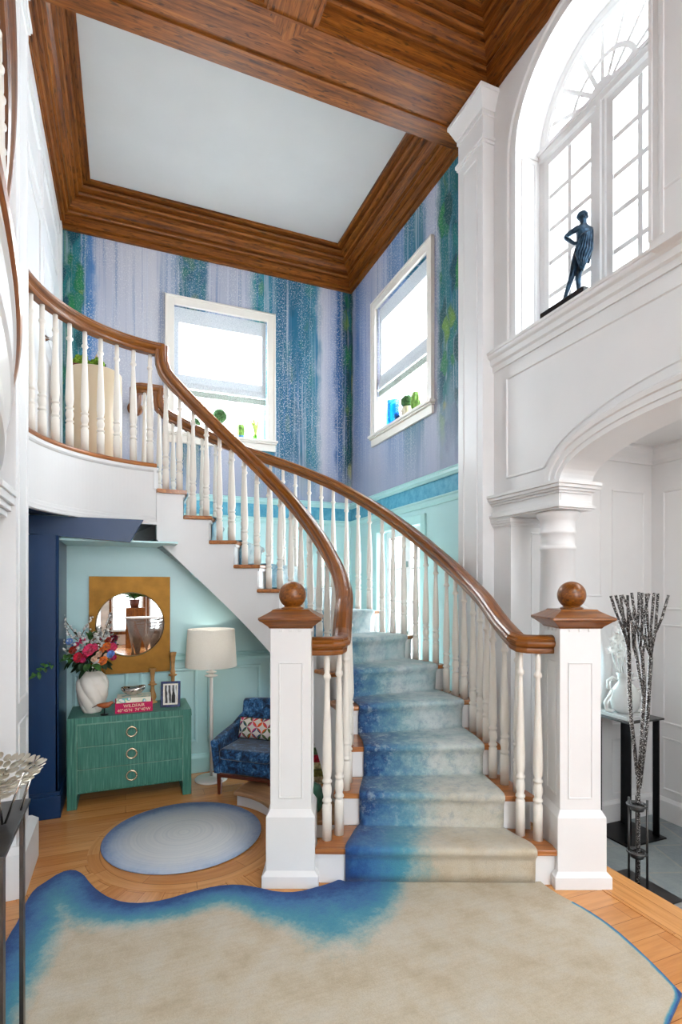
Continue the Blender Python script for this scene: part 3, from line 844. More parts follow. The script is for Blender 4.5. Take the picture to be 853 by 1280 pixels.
def bay_window(num, axis, wall, w, sgn_out, shade_label):
    h0, h1, z0, z1 = w
    def B(m, a0, a1, d0, d1, b0, b1):
        lo, hi = sorted((wall + sgn_out * d0, wall + sgn_out * d1))
        if axis == 'x': m.box(lo, hi, a0, a1, b0, b1)
        else: m.box(a0, a1, lo, hi, b0, b1)
    cw = 0.092
    m = MB()
    B(m, h0 - cw, h0, -0.024, 0.01, z0, z1 + cw); B(m, h1, h1 + cw, -0.024, 0.01, z0, z1 + cw); B(m, h0, h1, -0.024, 0.01, z1, z1 + cw)
    for e0, e1 in ((h0 - cw, h0 - cw + 0.018), (h1 + cw - 0.018, h1 + cw)): B(m, e0, e1, -0.034, -0.02, z0, z1 + cw)
    B(m, h0 - cw, h1 + cw, -0.034, -0.02, z1 + cw - 0.018, z1 + cw)
    loc = (wall, (h0 + h1) / 2, z0) if axis == 'x' else ((h0 + h1) / 2, wall, z0)
    wn = struct(m.build('window_%d' % num, CREAM, origin=loc, bevel=0.003))
    m = MB()
    B(m, h0 - cw - 0.02, h1 + cw + 0.02, -0.06, 0.0, z0 - 0.022, z0 + 0.004); B(m, h0 - 0.001, h1 + 0.001, -0.0, 0.19, z0 - 0.022, z0 + 0.004)
    B(m, h0 - cw - 0.01, h1 + cw + 0.01, -0.045, 0.0, z0 - 0.04, z0 - 0.022); B(m, h0 - cw, h1 + cw, -0.026, 0.0, z0 - 0.115, z0 - 0.04)
    m.build('sill', CREAM, wn, bevel=0.004)
    zc = z0 + (z1 - z0) * 0.5
    sash(h0, h1, z0, zc + 0.02, 3, 2, wn, wall + sgn_out * 0.15, axis, st=0.04)
    sash(h0, h1, zc - 0.02, z1, 3, 2, wn, wall + sgn_out * 0.185, axis, st=0.04)
    # shade
    zs = 3.60
    sh = thing('roman_shade', (wall + sgn_out * 0.04, (h0 + h1) / 2, zs) if axis == 'x' else ((h0 + h1) / 2, wall + sgn_out * 0.04, zs), shade_label, 'window shade', None)
    hw_ = 0.052
    m = MB(); B(m, h0 + hw_, h1 - hw_, 0.034, 0.037, zs + 0.22, z1 - 0.16); m.build('sheer_panel', SHEER, sh)
    m = MB(); B(m, h0 + 0.004, h0 + hw_, 0.032, 0.038, zs + 0.11, z1 - 0.002); B(m, h1 - hw_, h1 - 0.004, 0.032, 0.038, zs + 0.11, z1 - 0.002)
    B(m, h0 + hw_, h1 - hw_, 0.032, 0.038, z1 - 0.16, z1 - 0.002); B(m, h0 + hw_, h1 - hw_, 0.032, 0.038, zs + 0.11, zs + 0.22)
    m.build('hem', HEM, sh)
    m = MB(); B(m, h0 + 0.006, h1 - 0.006, 0.018, 0.032, zs + 0.075, zs + 0.14); m.build('fold', HEM, sh, bevel=0.006)
    m = MB(); B(m, h0 + 0.006, h1 - 0.006, 0.026, 0.036, zs, zs + 0.052); B(m, h0 + 0.006, h1 - 0.006, 0.024, 0.037, zs + 0.052, zs + 0.062); m.build('braid_trim', TRIMB, sh)
    return wn
bay_window(2, 'x', XRB, W2, 1, 'grey woven roman shade, half lowered in the window on the right bay wall')
bay_window(3, 'y', YB, W1, 1, 'grey woven roman shade, half lowered in the window on the back mural wall')
# tall casement seen through the right balusters
m = MB()
for a0, a1, b0, b1 in ((W3[0] - 0.075, W3[0], 0.3, W3[3] + 0.085), (W3[1], W3[1] + 0.075, 0.3, W3[3] + 0.085), (W3[0], W3[1], W3[3], W3[3] + 0.085), (W3[0] - 0.1, W3[1] + 0.1, 0.28, 0.35)):
    m.box(XRB - 0.022, XRB + 0.01, a0, a1, b0, b1)
win5 = struct(m.build('window_5', AQL, origin=(XRB, 4.69, 0.35), bevel=0.003))
ym = (W3[0] + W3[1]) / 2
sash(W3[0], ym, W3[2], W3[3], 2, 5, win5, XRB + 0.12, 'x', st=0.06)
sash(ym, W3[1], W3[2], W3[3], 2, 5, win5, XRB + 0.12, 'x', st=0.06)
m = MB()
for zz in (1.05, 1.75): m.box(XRB + 0.095, XRB + 0.105, ym - 0.02, ym + 0.02, zz, zz + 0.06)
m.build('latch', CHROME, win5)
# frames and sashes of the hall windows added behind the camera
for i, (x0, x1) in enumerate(((-0.35, 0.45), (0.6, 1.4), (1.55, 2.25))):
    m = MB()
    for a0, a1, b0, b1 in ((x0 - 0.06, x0, 0.27, 4.66), (x1, x1 + 0.06, 0.27, 4.66), (x0, x1, 4.6, 4.66), (x0, x1, 0.27, 0.35)): m.box(a0, a1, -6.5, -6.475, b0, b1)
    wn = struct(m.build('window_%d' % (6 + i), OAK, origin=((x0 + x1) / 2, -6.5, 0.35)))
    sash(x0, x1, 0.35, 4.6, 2, 7, wn, -6.6, 'y', st=0.05)

# --- upper left bay wall: white door, casing, panels
m = MB()
m.box(XL, XL + 0.03, 5.74, 5.86, LAND, ZC); m.box(XL, XL + 0.02, 3.50, 5.74, 4.93, ZC)
m.rframe((XL, 0, 0), (0, 1, 0), (0, 0, 1), (1, 0, 0), 4.66, 5.62, 4.46, 4.84, [(0, 0), (0.006, 0.014), (0.03, 0.014), (0.045, 0.0)])
m.rframe((XL, 0, 0), (0, 1, 0), (0, 0, 1), (1, 0, 0), 3.60, 4.56, 4.46, 4.84, [(0, 0), (0.006, 0.014), (0.03, 0.014), (0.045, 0.0)])
m.box(XL, XL + 0.012, 3.5, 5.74, 4.30, 4.40)
struct(m.build('trim_24', WHITE, bevel=0.002))
m = MB(); m.box(XL, XL + 0.012, 4.55, 5.72, LAND, 4.30)
for z0, z1 in ((3.55, 4.18), (2.66, 3.42)):
    for y0, y1 in ((4.66, 5.10), (5.18, 5.62)):
        m.rframe((XL + 0.012, 0, 0), (0, 1, 0), (0, 0, 1), (1, 0, 0), y0, y1, z0, z1, [(0, 0), (0.006, 0.01), (0.025, 0.01), (0.04, 0.0)])
d1 = struct(m.build('door_1', WHITE, origin=(XL, 5.1, LAND)))
m = MB(); m.lathe([(0.0, 0.0), (0.022, 0.004), (0.026, 0.02), (0.012, 0.04), (0.012, 0.06), (0.024, 0.07), (0.024, 0.085), (0.0, 0.092)], (XL + 0.012, 4.62, 3.45), 16, M=Matrix.Rotation(radians(90), 4, 'Y'))
m.build('door_knob', CHROME, d1)

# --- under the landing: blue casing, dropped ceiling, aqua nook wall
m = MB(); m.box(XL, -0.42, 4.05, YW, 0, 1.90); m.box(XL, -0.404, 4.03, YW, 0, 0.15); m.box(XL, -0.41, 4.04, YW, 0.15, 0.175)
m.box(-0.44, -0.42, 4.05, 4.09, 0.17, 1.90)
struct(m.build('trim_25', BLUE, bevel=0.004))
m = MB(); m.slab([(XL, 1.905), (0.03, 1.868), (0.12, 2.03), (XL, 2.03)], [], 'y', 4.05, 4.11)
struct(m.build('trim_26', BLUE, bevel=0.003))
m = MB(); m.box(XL, 0.36, 4.11, YW, 1.872, 1.885)
struct(m.build('ceiling_nook', AQUA))
def zbot(kf):
    off = 0.58
    if kf < 8: off = 0.58 + (8 - kf) ** 1.35 * 0.075
    return max(0.0, min(LAND - 0.465, RISE * kf - off))
wl = [(-0.6, 0.0), (1.75, 0.0)]
top = []
for x_ in (1.75, 1.55, 1.3, 1.1, 0.95, 0.8, 0.65, 0.5):
    a_ = math.degrees(atan2(YW - CYC, x_ - CX)); top.append((x_, zbot(5 + (a_ - 3) / 12.1) - 0.012))
m = MB(); m.slab(wl + top + [(0.42, 1.872), (-0.6, 1.872)], [], 'y', YW, YW + 0.1)
for x0, x1 in ((-0.38, 0.02), (0.10, 0.56), (0.64, 1.10), (1.18, 1.6)):
    m.rframe((0, YW, 0), (1, 0, 0), (0, 0, 1), (0, -1, 0), x0, x1, 0.25, 0.88, [(0, 0), (0.004, 0.012), (0.018, 0.014), (0.03, 0.0)])
struct(m.build('wall_nook', AQUA))
m = MB(); wall_run(m, P_RAIL, (-0.42, YW, 0.965), (1.62, YW, 0.965), (0, -1, 0))
for i in range(160):
    xx = -0.41 + i * 0.0127
    if xx < 1.6: m.box(xx, xx + 0.008, YW - 0.040, YW - 0.030, 0.955, 0.968)
struct(m.build('trim_27', AQL))
m = MB(); wall_run(m, [(0, 0), (0.02, 0), (0.02, 0.12), (0.012, 0.15), (0, 0.155)], (-0.404, YW, 0.0), (1.75, YW, 0.0), (0, -1, 0))
struct(m.build('baseboard_nook', AQL))

# =================================================================== STAIRCASE
stair = thing('staircase', (1.3, 2.6, 0), 'curved white staircase with oak treads rising left to the landing', 'staircase')
NOSE = 0.028
def tread_poly(k, rin_over=0.022, rout_over=0.022):
    n = 6
    inn, outp = [], []
    ks = [k + i / n for i in range(n + 1)]
    for i, kf in enumerate(ks):
        a, b = front(kf)
        d = (b - a).normalized()
        a2 = a - d * rin_over; b2 = b + d * rout_over
        if k == 1: a2 = a + d * 0.012 if i == 0 else a; b2 = b - d * 0.012 if i == 0 else b
        inn.append(a2); outp.append(b2)
    # nosing: shift the leading edge forward
    a, b = front(k); d = (b - a).normalized(); fwd = Vector((d.y, -d.x))
    inn[0] = inn[0] + fwd * NOSE; outp[0] = outp[0] + fwd * NOSE
    return [tuple(p) for p in inn] + [tuple(p) for p in outp[::-1]]
for k in range(1, NST):
    m = MB(); m.prism(tread_poly(k), RISE * k - 0.03, RISE * k)
    a, b = front(k); d = (b - a)
    m.build('tread', TREADW, stair, grain=(d.x, d.y, 0), bevel=0.011, bseg=3)
for k in range(1, NST + 1):
    a, b = front(k); d = (b - a).normalized(); fw = Vector((-d.y, d.x))
    a = a + d * (0.005 if k > 1 else 0.03); b = b - d * (0.005 if k > 1 else 0.03)
    q = [a, b, b + fw * 0.02, a + fw * 0.02]
    m = MB(); m.prism([tuple(p) for p in q], RISE * (k - 1) + (0.0 if k > 1 else 0.0), RISE * k - 0.03)
    m.prism([tuple(p) for p in (a - Vector((d.y, -d.x)) * -0.014, b + Vector((d.y, -d.x)) * 0.014, b, a)], RISE * k - 0.05, RISE * k - 0.03)
    m.build('riser', WHITE2, stair)
def stringer(side, r0, r1):
    m = MB()
    for k in range(1, NST):
        n = 8
        for i in range(n):
            ka, kb = k + i / n, k + (i + 1) / n
            top_ = RISE * k - 0.03
            q = []
            for kf in (ka, kb):
                a, b = front(kf); d = (b - a).normalized()
                if side == 0: q.append((a + d * r0, a + d * r1))
                else: q.append((b - d * r1, b - d * r0))
            za, zb = zbot(ka), zbot(kb)
            vs = [(*q[0][0], za), (*q[0][1], za), (*q[1][1], zb), (*q[1][0], zb), (*q[0][0], top_), (*q[0][1], top_), (*q[1][1], top_), (*q[1][0], top_)]
            fs = [(3, 2, 1, 0), (4, 5, 6, 7), (0, 4, 7, 3), (1, 2, 6, 5)]
            if i == 0: fs.append((0, 1, 5, 4))
            if i == n - 1: fs.append((2, 3, 7, 6))
            m.add(vs, fs)
    return m.build('stringer', WHITE, stair, recalc=False)
stringer(0, 0.0, 0.035); stringer(1, 0.0, 0.035)
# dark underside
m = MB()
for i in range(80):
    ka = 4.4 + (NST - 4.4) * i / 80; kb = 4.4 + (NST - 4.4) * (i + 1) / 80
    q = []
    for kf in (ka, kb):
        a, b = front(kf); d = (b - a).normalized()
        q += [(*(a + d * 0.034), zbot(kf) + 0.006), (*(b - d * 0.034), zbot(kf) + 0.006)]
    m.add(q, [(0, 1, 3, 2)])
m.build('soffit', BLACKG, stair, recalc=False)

# --- landing
R_L = 0.955
A0, A1 = th(13), 176
la = arc(CX, CYC, R_L, A0, A1, 40)
o13 = front(13)[1]; i13 = front(13)[0]
poly = [p for p in la if p[0] > XL] 
# clip arc against the left wall
ends = poly[-1]
poly = poly + [(XL, ends[1]), (XL, YB), (0.0, YB), (float(o13.x), float(o13.y))]
landing = thing('landing', (-0.2, 5.0, 0), 'upper landing with oak-nosed curved white edge at the stair head', 'landing')
m = MB(); m.prism(poly, LAND - 0.03, LAND); m.build('landing_floor', TREADW, landing, grain=(1, 0, 0))
m = MB()
pts = [Vector((p[0], p[1], LAND - 0.015)) for p in la if p[0] > XL + 0.005]
sdr = [Vector((CX - p.x, CYC - p.y, 0)).normalized() for p in pts]
m.sweep(pts, [(-0.02, -0.015), (0.02, -0.015), (0.028, -0.008), (0.03, 0.0), (0.028, 0.008), (0.02, 0.0155), (-0.02, 0.0155)], sides=sdr, ups=[(0, 0, 1)] * len(pts), smooth=False)
m.build('nosing', TREADW, landing)
m = MB()
prf = [(-0.02, 0.0), (0.018, 0.0), (0.018, -0.02), (0.01, -0.03), (0.0, -0.034), (0.0, -0.375), (0.008, -0.382), (0.010, -0.40), (0.016, -0.405), (0.016, -0.42), (0.022, -0.425), (0.022, -0.437), (-0.02, -0.437)]
pts2 = [Vector((p[0], p[1], LAND - 0.03)) for p in arc(CX, CYC, R_L - 0.002, A0 - 1, A1, 44) if p[0] > XL + 0.005]
sd2 = [Vector((CX - p.x, CYC - p.y, 0)).normalized() for p in pts2]
m.sweep(pts2, prf, sides=sd2, ups=[(0, 0, 1)] * len(pts2))
m.build('fascia', WHITE, landing)
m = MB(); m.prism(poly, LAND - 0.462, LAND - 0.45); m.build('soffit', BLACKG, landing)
m = MB(); q0, q1 = Vector(o13), Vector((0.0, YB)); m.prism([tuple(o13), (0.0, YB), (-0.03, YB), (float(o13.x) - 0.03, float(o13.y))], LAND - 0.45, LAND - 0.03); m.build('edge_board', WHITE, landing)

# --- balustrades
def baluster_mesh():
    pr_ = [(0.0255, 0.0), (0.0255, 0.185), (0.022, 0.19), (0.018, 0.198), (0.026, 0.204), (0.026, 0.214), (0.019, 0.222), (0.021, 0.235), (0.0255, 0.255), (0.0255, 0.275), (0.021, 0.295), (0.018, 0.302), (0.026, 0.308), (0.026, 0.318), (0.018, 0.326),
           (0.0235, 0.345), (0.0262, 0.38), (0.0258, 0.43), (0.022, 0.58), (0.0165, 0.74), (0.0135, 0.84), (0.0135, 0.855), (0.021, 0.865), (0.022, 0.872), (0.0205, 0.88), (0.0135, 0.892), (0.0155, 0.91), (0.0145, 1.0)]
    m = MB(); m.lathe(pr_, (0, 0, 0), 14)
    o = m.build('baluster', CREAM)
    me = o.data; bpy.data.objects.remove(o); return me
BAL = baluster_mesh()
def baluster(parent, xy, z0, z1):
    o = bpy.data.objects.new('baluster', BAL); COL.objects.link(o)
    o.location = (xy[0], xy[1], z0); o.scale = (1, 1, z1 - z0)
    par(o, parent); return o
P_HR = [(-0.026, -0.05), (0.026, -0.05), (0.032, -0.042), (0.033, -0.03), (0.029, -0.022), (0.036, -0.014), (0.049, -0.006), (0.054, 0.004), (0.054, 0.013), (0.047, 0.02), (0.041, 0.024), (0.043, 0.031), (0.036, 0.040), (0.02, 0.047), (0, 0.049)]
P_HR = P_HR + [(-s, t) for s, t in P_HR[-2:1:-1]]
def interp(tab, x):
    if x <= tab[0][0]: return tab[0][1]
    for (a, b), (c, d) in zip(tab, tab[1:]):
        if x <= c: return b + (d - b) * (x - a) / (c - a)
    return tab[-1][1]
def smoothtab(tab):
    """smoothed reading of a height table"""
    return lambda x: (interp(tab, x - 0.25) + interp(tab, x) * 2 + interp(tab, x + 0.25)) / 4
ZIN = smoothtab([(1.0, 1.235), (2.0, 1.26), (2.6, 1.38), (3, 1.45), (4, 1.60), (5, 1.745), (6, 1.922), (7, 2.114), (13, 3.262), (14, 3.45)])
ZOUT = smoothtab([(1.0, 1.245), (2.0, 1.27), (2.5, 1.335), (3, 1.42), (4, 1.575), (5, 1.78), (6, 2.02), (7, 2.26), (8, 2.48), (9, 2.66), (10, 2.81), (11, 2.95), (12, 3.12), (13, 3.30)])
RB_IN, RB_OUT = 0.965, 1.845
ZL = LAND + 0.885

def side_pt(kf, inner, inset):
    a, b = front(kf); d = (b - a).normalized()
    return a + d * inset if inner else b - d * inset

inner = thing('inner_balustrade', (1.15, 2.8, 0), 'inside stair railing sweeping from the left newel up along the landing', 'railing')
m = MB()
path = [cp(-0.155, 2.87, 1.235), cp(-0.10, 2.872, 1.235), cp(-0.05, 2.876, 1.235), cp(-0.015, 2.892, 1.237), cp(0.0, 2.925, 1.242), cp(0.004, 2.97, 1.255), cp(0.006, 3.03, 1.285)]
for i in range(0, 100):
    kf = 2.55 + (12.45 - 2.55) * i / 99
    p = side_pt(kf, True, 0.012)
    if kf < 3: 
        q = Vector(cp(0.006, 3.03)).lerp(side_pt(3.0, True, 0.012), (kf - 2.2) / 0.8)
        p = q
    path.append(Vector((p.x, p.y, ZIN(kf))))
m.sweep(path, P_HR, smooth=False)
# gooseneck: upright section then level rail round the landing
gk = []
for kf, z in ((12.40, ZIN(12.40)), (12.58, ZIN(12.58) + 0.004), (12.70, ZIN(12.7) + 0.02), (12.78, 3.275), (12.80, 3.33), (12.80, ZL + 0.02)):
    p = side_pt(kf, True, 0.012); gk.append(Vector((p.x, p.y, z)))
sdg = []; 
for kf in (12.40, 12.58, 12.70, 12.78, 12.80, 12.80):
    a, b = front(kf); d = (b - a).normalized(); sdg.append(Vector((d.x, d.y, 0)))
upg = []
for i in range(len(gk)):
    t = (gk[min(i + 1, len(gk) - 1)] - gk[max(i - 1, 0)]); t = t - sdg[i] * t.dot(sdg[i])
    u_ = sdg[i].cross(t).normalized()
    if i == len(gk) - 1: u_ = upg[-1]
    upg.append(u_)
m.sweep(gk, P_HR, sides=sdg, ups=upg)
lv = [Vector((*pol(R_L + 0.012 - 0.014 * (1 - i / 40), th(12.72) + (174.5 - th(12.72)) * i / 40), ZL)) for i in range(41)]
lv = [p for p in lv if p.x > XL - 0.01]
m.sweep(lv, P_HR)
m.build('handrail', RAILW, inner)
# balusters on the treads
def putb(parent, kf, inner_, zf, inset=0.045):
    p = side_pt(kf, inner_, inset)
    k = int(kf)
    baluster(parent, p, RISE * k, zf(kf) - 0.045)
p = cp(-0.075, 2.875); baluster(inner, p, RISE, 1.195)
p = cp(-0.01, 2.935); baluster(inner, p, RISE, 1.205)
for k in range(2, NST):
    for f in (0.12, 0.62):
        putb(inner, k + f, True, ZIN)
nb = 10
for i in range(nb):
    a_ = th(13) + 2.5 + (168.5 - th(13) - 2.5) * i / (nb - 1)
    p = pol(R_L + 0.012, a_)
    if p[0] > -0.58: baluster(inner, p, LAND, ZL - 0.045)

outer = thing('outer_balustrade', (2.1, 2.3, 0), 'outside stair railing curving up from the right newel to the back wall', 'railing')
m = MB()
path = [cp(1.135, 2.87, 1.245), cp(1.06, 2.872, 1.245), cp(1.0, 2.878, 1.246), cp(0.97, 2.89, 1.25), cp(0.955, 2.92, 1.262)]
for i in range(100):
    kf = 2.35 + (12.25 - 2.35) * i / 99
    p = side_pt(kf, False, 0.035)
    if kf < 3: p = Vector(cp(0.955, 2.92)).lerp(side_pt(3.0, False, 0.035), (kf - 1.9) / 1.1)
    path.append(Vector((p.x, p.y, ZOUT(kf))))
pe = path[-1]; 
m.sweep(path, P_HR)
gk = []; sdg = []
for kf, z in ((12.2, ZOUT(12.2)), (12.32, ZOUT(12.3) + 0.01), (12.40, 3.22), (12.42, 3.28), (12.42, ZL + 0.02)):
    p = side_pt(kf, False, 0.035); gk.append(Vector((p.x, p.y, z)))
    a, b = front(kf); d = (b - a).normalized(); sdg.append(Vector((d.x, d.y, 0)))
upg = []
for i in range(len(gk)):
    t = (gk[min(i + 1, len(gk) - 1)] - gk[max(i - 1, 0)]); t = t - sdg[i] * t.dot(sdg[i])
    u_ = sdg[i].cross(t).normalized()
    if i == len(gk) - 1: u_ = upg[-1]
    upg.append(u_)
m.sweep(gk, P_HR, sides=sdg, ups=upg)
p0 = side_pt(12.34, False, 0.035)
ret = [Vector((p0.x, p0.y, ZL)), Vector((0.20, 5.245, ZL)), Vector((0.14, 5.245, ZL)), Vector((0.105, 5.26, ZL)), Vector((0.09, 5.30, ZL)), Vector((0.09, 5.36, ZL)), Vector((0.09, YB - 0.02, ZL))]
m.sweep(ret, P_HR)
m.build('handrail', RAILW, outer)
m = MB(); m.lathe([(0.075, 0.0), (0.075, 0.012), (0.06, 0.022)], (0.09, YB - 0.001, ZL), 20, M=Matrix.Rotation(radians(90), 4, 'X')); m.build('rosette', RAILW, outer)
p = cp(1.06, 2.87); baluster(outer, p, RISE, 1.205)
p = cp(0.985, 2.93); baluster(outer, p, RISE, 1.215)
for k in range(2, NST):
    for f in ((0.10, 0.42, 0.74) if k > 2 else (0.12, 0.5, 0.86)):
        if k + f < 12.4: putb(outer, k + f, False, ZOUT)
for kf in (12.42, 12.75):
    p = side_pt(kf, False, 0.045); baluster(outer, p, RISE * 12, ZL - 0.045)
for yy in (5.42, 5.56, 5.70):
    baluster(outer, (0.0, yy) if False else (0.085 - 0.0, yy), LAND - 0.03 if False else LAND - 0.45, ZL - 0.045) if False else None

# newel posts, square to the bottom step
def newel(loc, label):
    t = thing('newel_post', loc, label, 'newel post', 'newel posts at the stair foot')
    M = Matrix.Translation(loc) @ Matrix.Rotation(-YAW, 4, 'Z')
    m = MB(); h = 0.1065
    m.box(-h, h, -h, h, 0.36, 1.335, M)
    for a in range(4):
        Mr = M @ Matrix.Rotation(a * pi / 2, 4, 'Z')
        R3 = Mr.to_3x3()
        m.rframe(Mr @ Vector((0, -h, 0)), R3 @ Vector((1, 0, 0)), Vector((0, 0, 1)), R3 @ Vector((0, -1, 0)), -0.064, 0.064, 0.45, 1.16, [(0, 0.0015), (0.0, 0.004), (0.006, 0.005), (0.012, -0.004)])
    for a in range(4):
        Mr = M @ Matrix.Rotation(a * pi / 2, 4, 'Z')
        for i in (-1, 0, 1): m.box(i * 0.05 - 0.01, i * 0.05 + 0.01, -h - 0.006, -h, 1.318, 1.335, Mr)
    m.build('shaft', WHITE2, t, bevel=0.002)
    m = MB(); q = 0.127
    m.box(-q, q, -q, q, 0.0, 0.36, M); m.frustum(2 * q, 2 * q, 0.36, 2 * h + 0.002, 2 * h + 0.002, 0.395, M)
    m.box(-0.147, 0.147, -0.147, 0.147, 0.0, 0.062, M); m.frustum(0.294, 0.294, 0.062, 2 * q, 2 * q, 0.085, M)
    m.build('plinth', WHITE2, t, bevel=0.003)
    m = MB()
    for (w0, z0, w1, z1) in ((0.222, 1.335, 0.235, 1.345), (0.235, 1.345, 0.30, 1.372), (0.305, 1.372, 0.325, 1.382), (0.325, 1.382, 0.325, 1.392), (0.325, 1.392, 0.285, 1.402), (0.285, 1.402, 0.205, 1.425), (0.205, 1.425, 0.19, 1.433)):
        m.frustum(w0, w0, z0, w1, w1, z1, M)
    m.build('cap', RAILW, t, grain=(CY, -SY, 0), bevel=0.002)
    m = MB(); m.lathe([(0.06, 0.0), (0.06, 0.006), (0.045, 0.012), (0.042, 0.02)], M @ Vector((0, 0, 1.433)), 24); m.ball(M @ Vector((0, 0, 1.508)), 0.0735, nu=32, nv=20)
    m.build('ball_finial', RAILW, t, grain=(1, 0, 0.3))
    return t
newel(cp(-0.262, 2.885, 0), 'white newel post with wooden ball at left foot of stairs')
newel(cp(1.243, 2.875, 0), 'white newel post with wooden ball at right foot of stairs, before the column')

# curved curb round the foot of the well
curb = thing('curb_step', (0.9, 3.5, 0), 'low curved white curb with bleached wood top beside the round rug', 'step')
m = ringmesh(0.525, 0.925, -22, 47.5, 0.003, 0.078, 24); m.build('curb_base', WHITE, curb)
m = ringmesh(0.500, 0.925, -22, 49.5, 0.078, 0.106, 24); m.build('curb_top', CURBW, curb, grain=(0.6, -0.8, 0), bevel=0.008)

# =================================================================== RUGS
def set_attr(o, name, vals):
    a = o.data.attributes.new(name, 'FLOAT', 'POINT')
    a.data.foreach_set('value', vals)

def rug_mat():
    t = NT('wave_rug')
    e = attr(t, 'edge')
    v = t.coord('Object', (1, 1, 1))
    n1 = t.noise(v, 6, 5, 0.65); n2 = t.noise(v, 40, 4, 0.7)
    str_ = t.noise(t.coord('Object', (4, 60, 1), (0, 0, 0), (0, 0, YAW)), 1.0, 3, 0.6)
    ee = t.math('ADD', e, t.math('ADD', t.math('MULTIPLY', t.math('SUBTRACT', n1, 0.5), 0.55), t.math('MULTIPLY', t.math('SUBTRACT', n2, 0.5), 0.30)))
    sand = t.ramp(n1, [(0.25, (178, 160, 132)), (0.5, (196, 184, 162)), (0.75, (202, 196, 182))])
    sand = t.mix(t.math('MULTIPLY', t.ramp(str_, [(0.35, 255), (0.6, 0)]), 0.12), sand, (150, 138, 118))
    seafoam = t.ramp(n1, [(0.3, (150, 184, 188)), (0.6, (196, 206, 206))])
    s = attr(t, 'stair')
    base = t.mix(s, sand, seafoam)
    blue = t.ramp(ee, [(0.0, (30, 66, 124)), (0.12, (36, 80, 138)), (0.30, (62, 116, 164)), (0.55, (70, 142, 164)), (0.80, (112, 166, 174)), (1.0, (166, 188, 184))])
    e2 = t.math('ADD', e, t.math('ADD', t.math('MULTIPLY', t.math('SUBTRACT', t.noise(v, 9, 8, 0.75), 0.5), 1.1), t.math('MULTIPLY', t.math('SUBTRACT', n2, 0.5), 0.45)))
    blue2 = t.ramp(e2, [(0.0, (24, 50, 98)), (0.11, (36, 74, 122)), (0.24, (72, 114, 150)), (0.46, (108, 150, 164)), (0.75, (156, 180, 182)), (1.0, (192, 198, 194))])
    sb = attr(t, 'brush')
    blue = t.mix(sb, blue, blue2)
    fac = t.ramp(ee, [(0.62, 255), (1.05, 0)])
    c = t.mix(fac, base, blue)
    pile = t.noise(v, 220, 3, 0.6)
    c = t.mix(t.math('MULTIPLY', t.ramp(pile, [(0.35, 255), (0.62, 0)]), 0.14), c, (60, 60, 60))
    # brushed-velvet blotches on the runner
    b = t.noise(v, 15, 8, 0.78)
    c = t.mix(t.math('MULTIPLY', t.math('MULTIPLY', t.ramp(b, [(0.49, 0), (0.60, 255)]), attr(t, 'brush')), 0.55), c, (72, 112, 146))
    c = t.mix(t.math('MULTIPLY', t.math('MULTIPLY', t.ramp(b, [(0.38, 255), (0.47, 0)]), attr(t, 'brush')), 0.45), c, (190, 206, 208))
    t.bsdf(c, 0.85, 0.15, **{'Sheen Weight': 0.15})
    t.bump(pile, 0.35, 0.006)
    return t.m
RUG = rug_mat()
carpet = thing('stair_carpet', (1.0, 1.8, 0), 'sand and blue wave-edged carpet flowing from the floor up the stairs', 'carpet')
def fl(u, v, z=0.0):
    d = 667 * (CAMZ - z) / (v - 734.0); return Vector(cp((u - 426.5) / 667 * d, d))
top_px = [(0, 1197), (12, 1172), (22, 1157), (32, 1132), (43, 1115), (57, 1106), (75, 1094), (92, 1090), (104, 1096), (112, 1107), (122, 1117), (136, 1126), (155, 1132), (178, 1133), (205, 1129), (238, 1119), (270, 1111),
          (298, 1109), (322, 1113), (348, 1119), (372, 1119), (398, 1112), (412, 1108), (424, 1103)]
r_px = [(674, 1104), (685, 1113), (702, 1124), (724, 1135), (744, 1147), (768, 1164), (795, 1188), (824, 1216), (853, 1247)]
topw = [fl(*p) for p in top_px]; rw = [fl(*p) for p in r_px]
def chaikin(p):
    q = [p[0]]
    for a, b in zip(p, p[1:]): q += [a.lerp(b, 0.25), a.lerp(b, 0.75)]
    return q + [p[-1]]
topw = chaikin(topw); rw = chaikin(rw)
# carry the rug on past the lower edge of the view
tail = [Vector(cp(0.80, 1.45)), Vector(cp(0.72, 1.0)), Vector(cp(0.4, 0.7)), Vector(cp(-0.2, 0.65)), Vector(cp(-0.75, 0.8)), Vector(cp(-1.11, 1.25)), Vector(cp(-1.35, 1.85))]
tail = [rw[-1].lerp(Vector(cp(0.98, 1.7)), 1.0)] + tail
outline = topw + [Vector(cp(0.02, 2.785)), Vector(cp(1.01, 2.775))] + rw + tail
# resample outline
def resample(P, step):
    q = []
    n = len(P)
    for i in range(n):
        a, b = P[i], P[(i + 1) % n]; m_ = max(1, int((b - a).length / step))
        for k in range(m_): q.append(a.lerp(b, k / m_))
    return q
ol = resample(outline, 0.03)
def inside(p, P):
    c = False; n = len(P); j = n - 1
    for i in range(n):
        if (P[i].y > p.y) != (P[j].y > p.y) and p.x < (P[j].x - P[i].x) * (p.y - P[i].y) / (P[j].y - P[i].y) + P[i].x: c = not c
        j = i
    return c
def dseg(p, P):
    best = 9
    for a, b in zip(P, P[1:]):
        ab = b - a; t = max(0, min(1, (p - a).dot(ab) / max(ab.length_squared, 1e-9)))
        best = min(best, (p - a - ab * t).length)
    return best
xs = [p.x for p in ol]; ys = [p.y for p in ol]
pts2 = list(ol)
x_ = min(xs)
while x_ < max(xs):
    y_ = min(ys)
    while y_ < max(ys):
        p = Vector((x_ + random.uniform(-.008, .008), y_ + random.uniform(-.008, .008)))
        if inside(p, ol) and dseg(p, ol + [ol[0]]) > 0.022: pts2.append(p)
        y_ += 0.045
    x_ += 0.045
nO = len(ol)
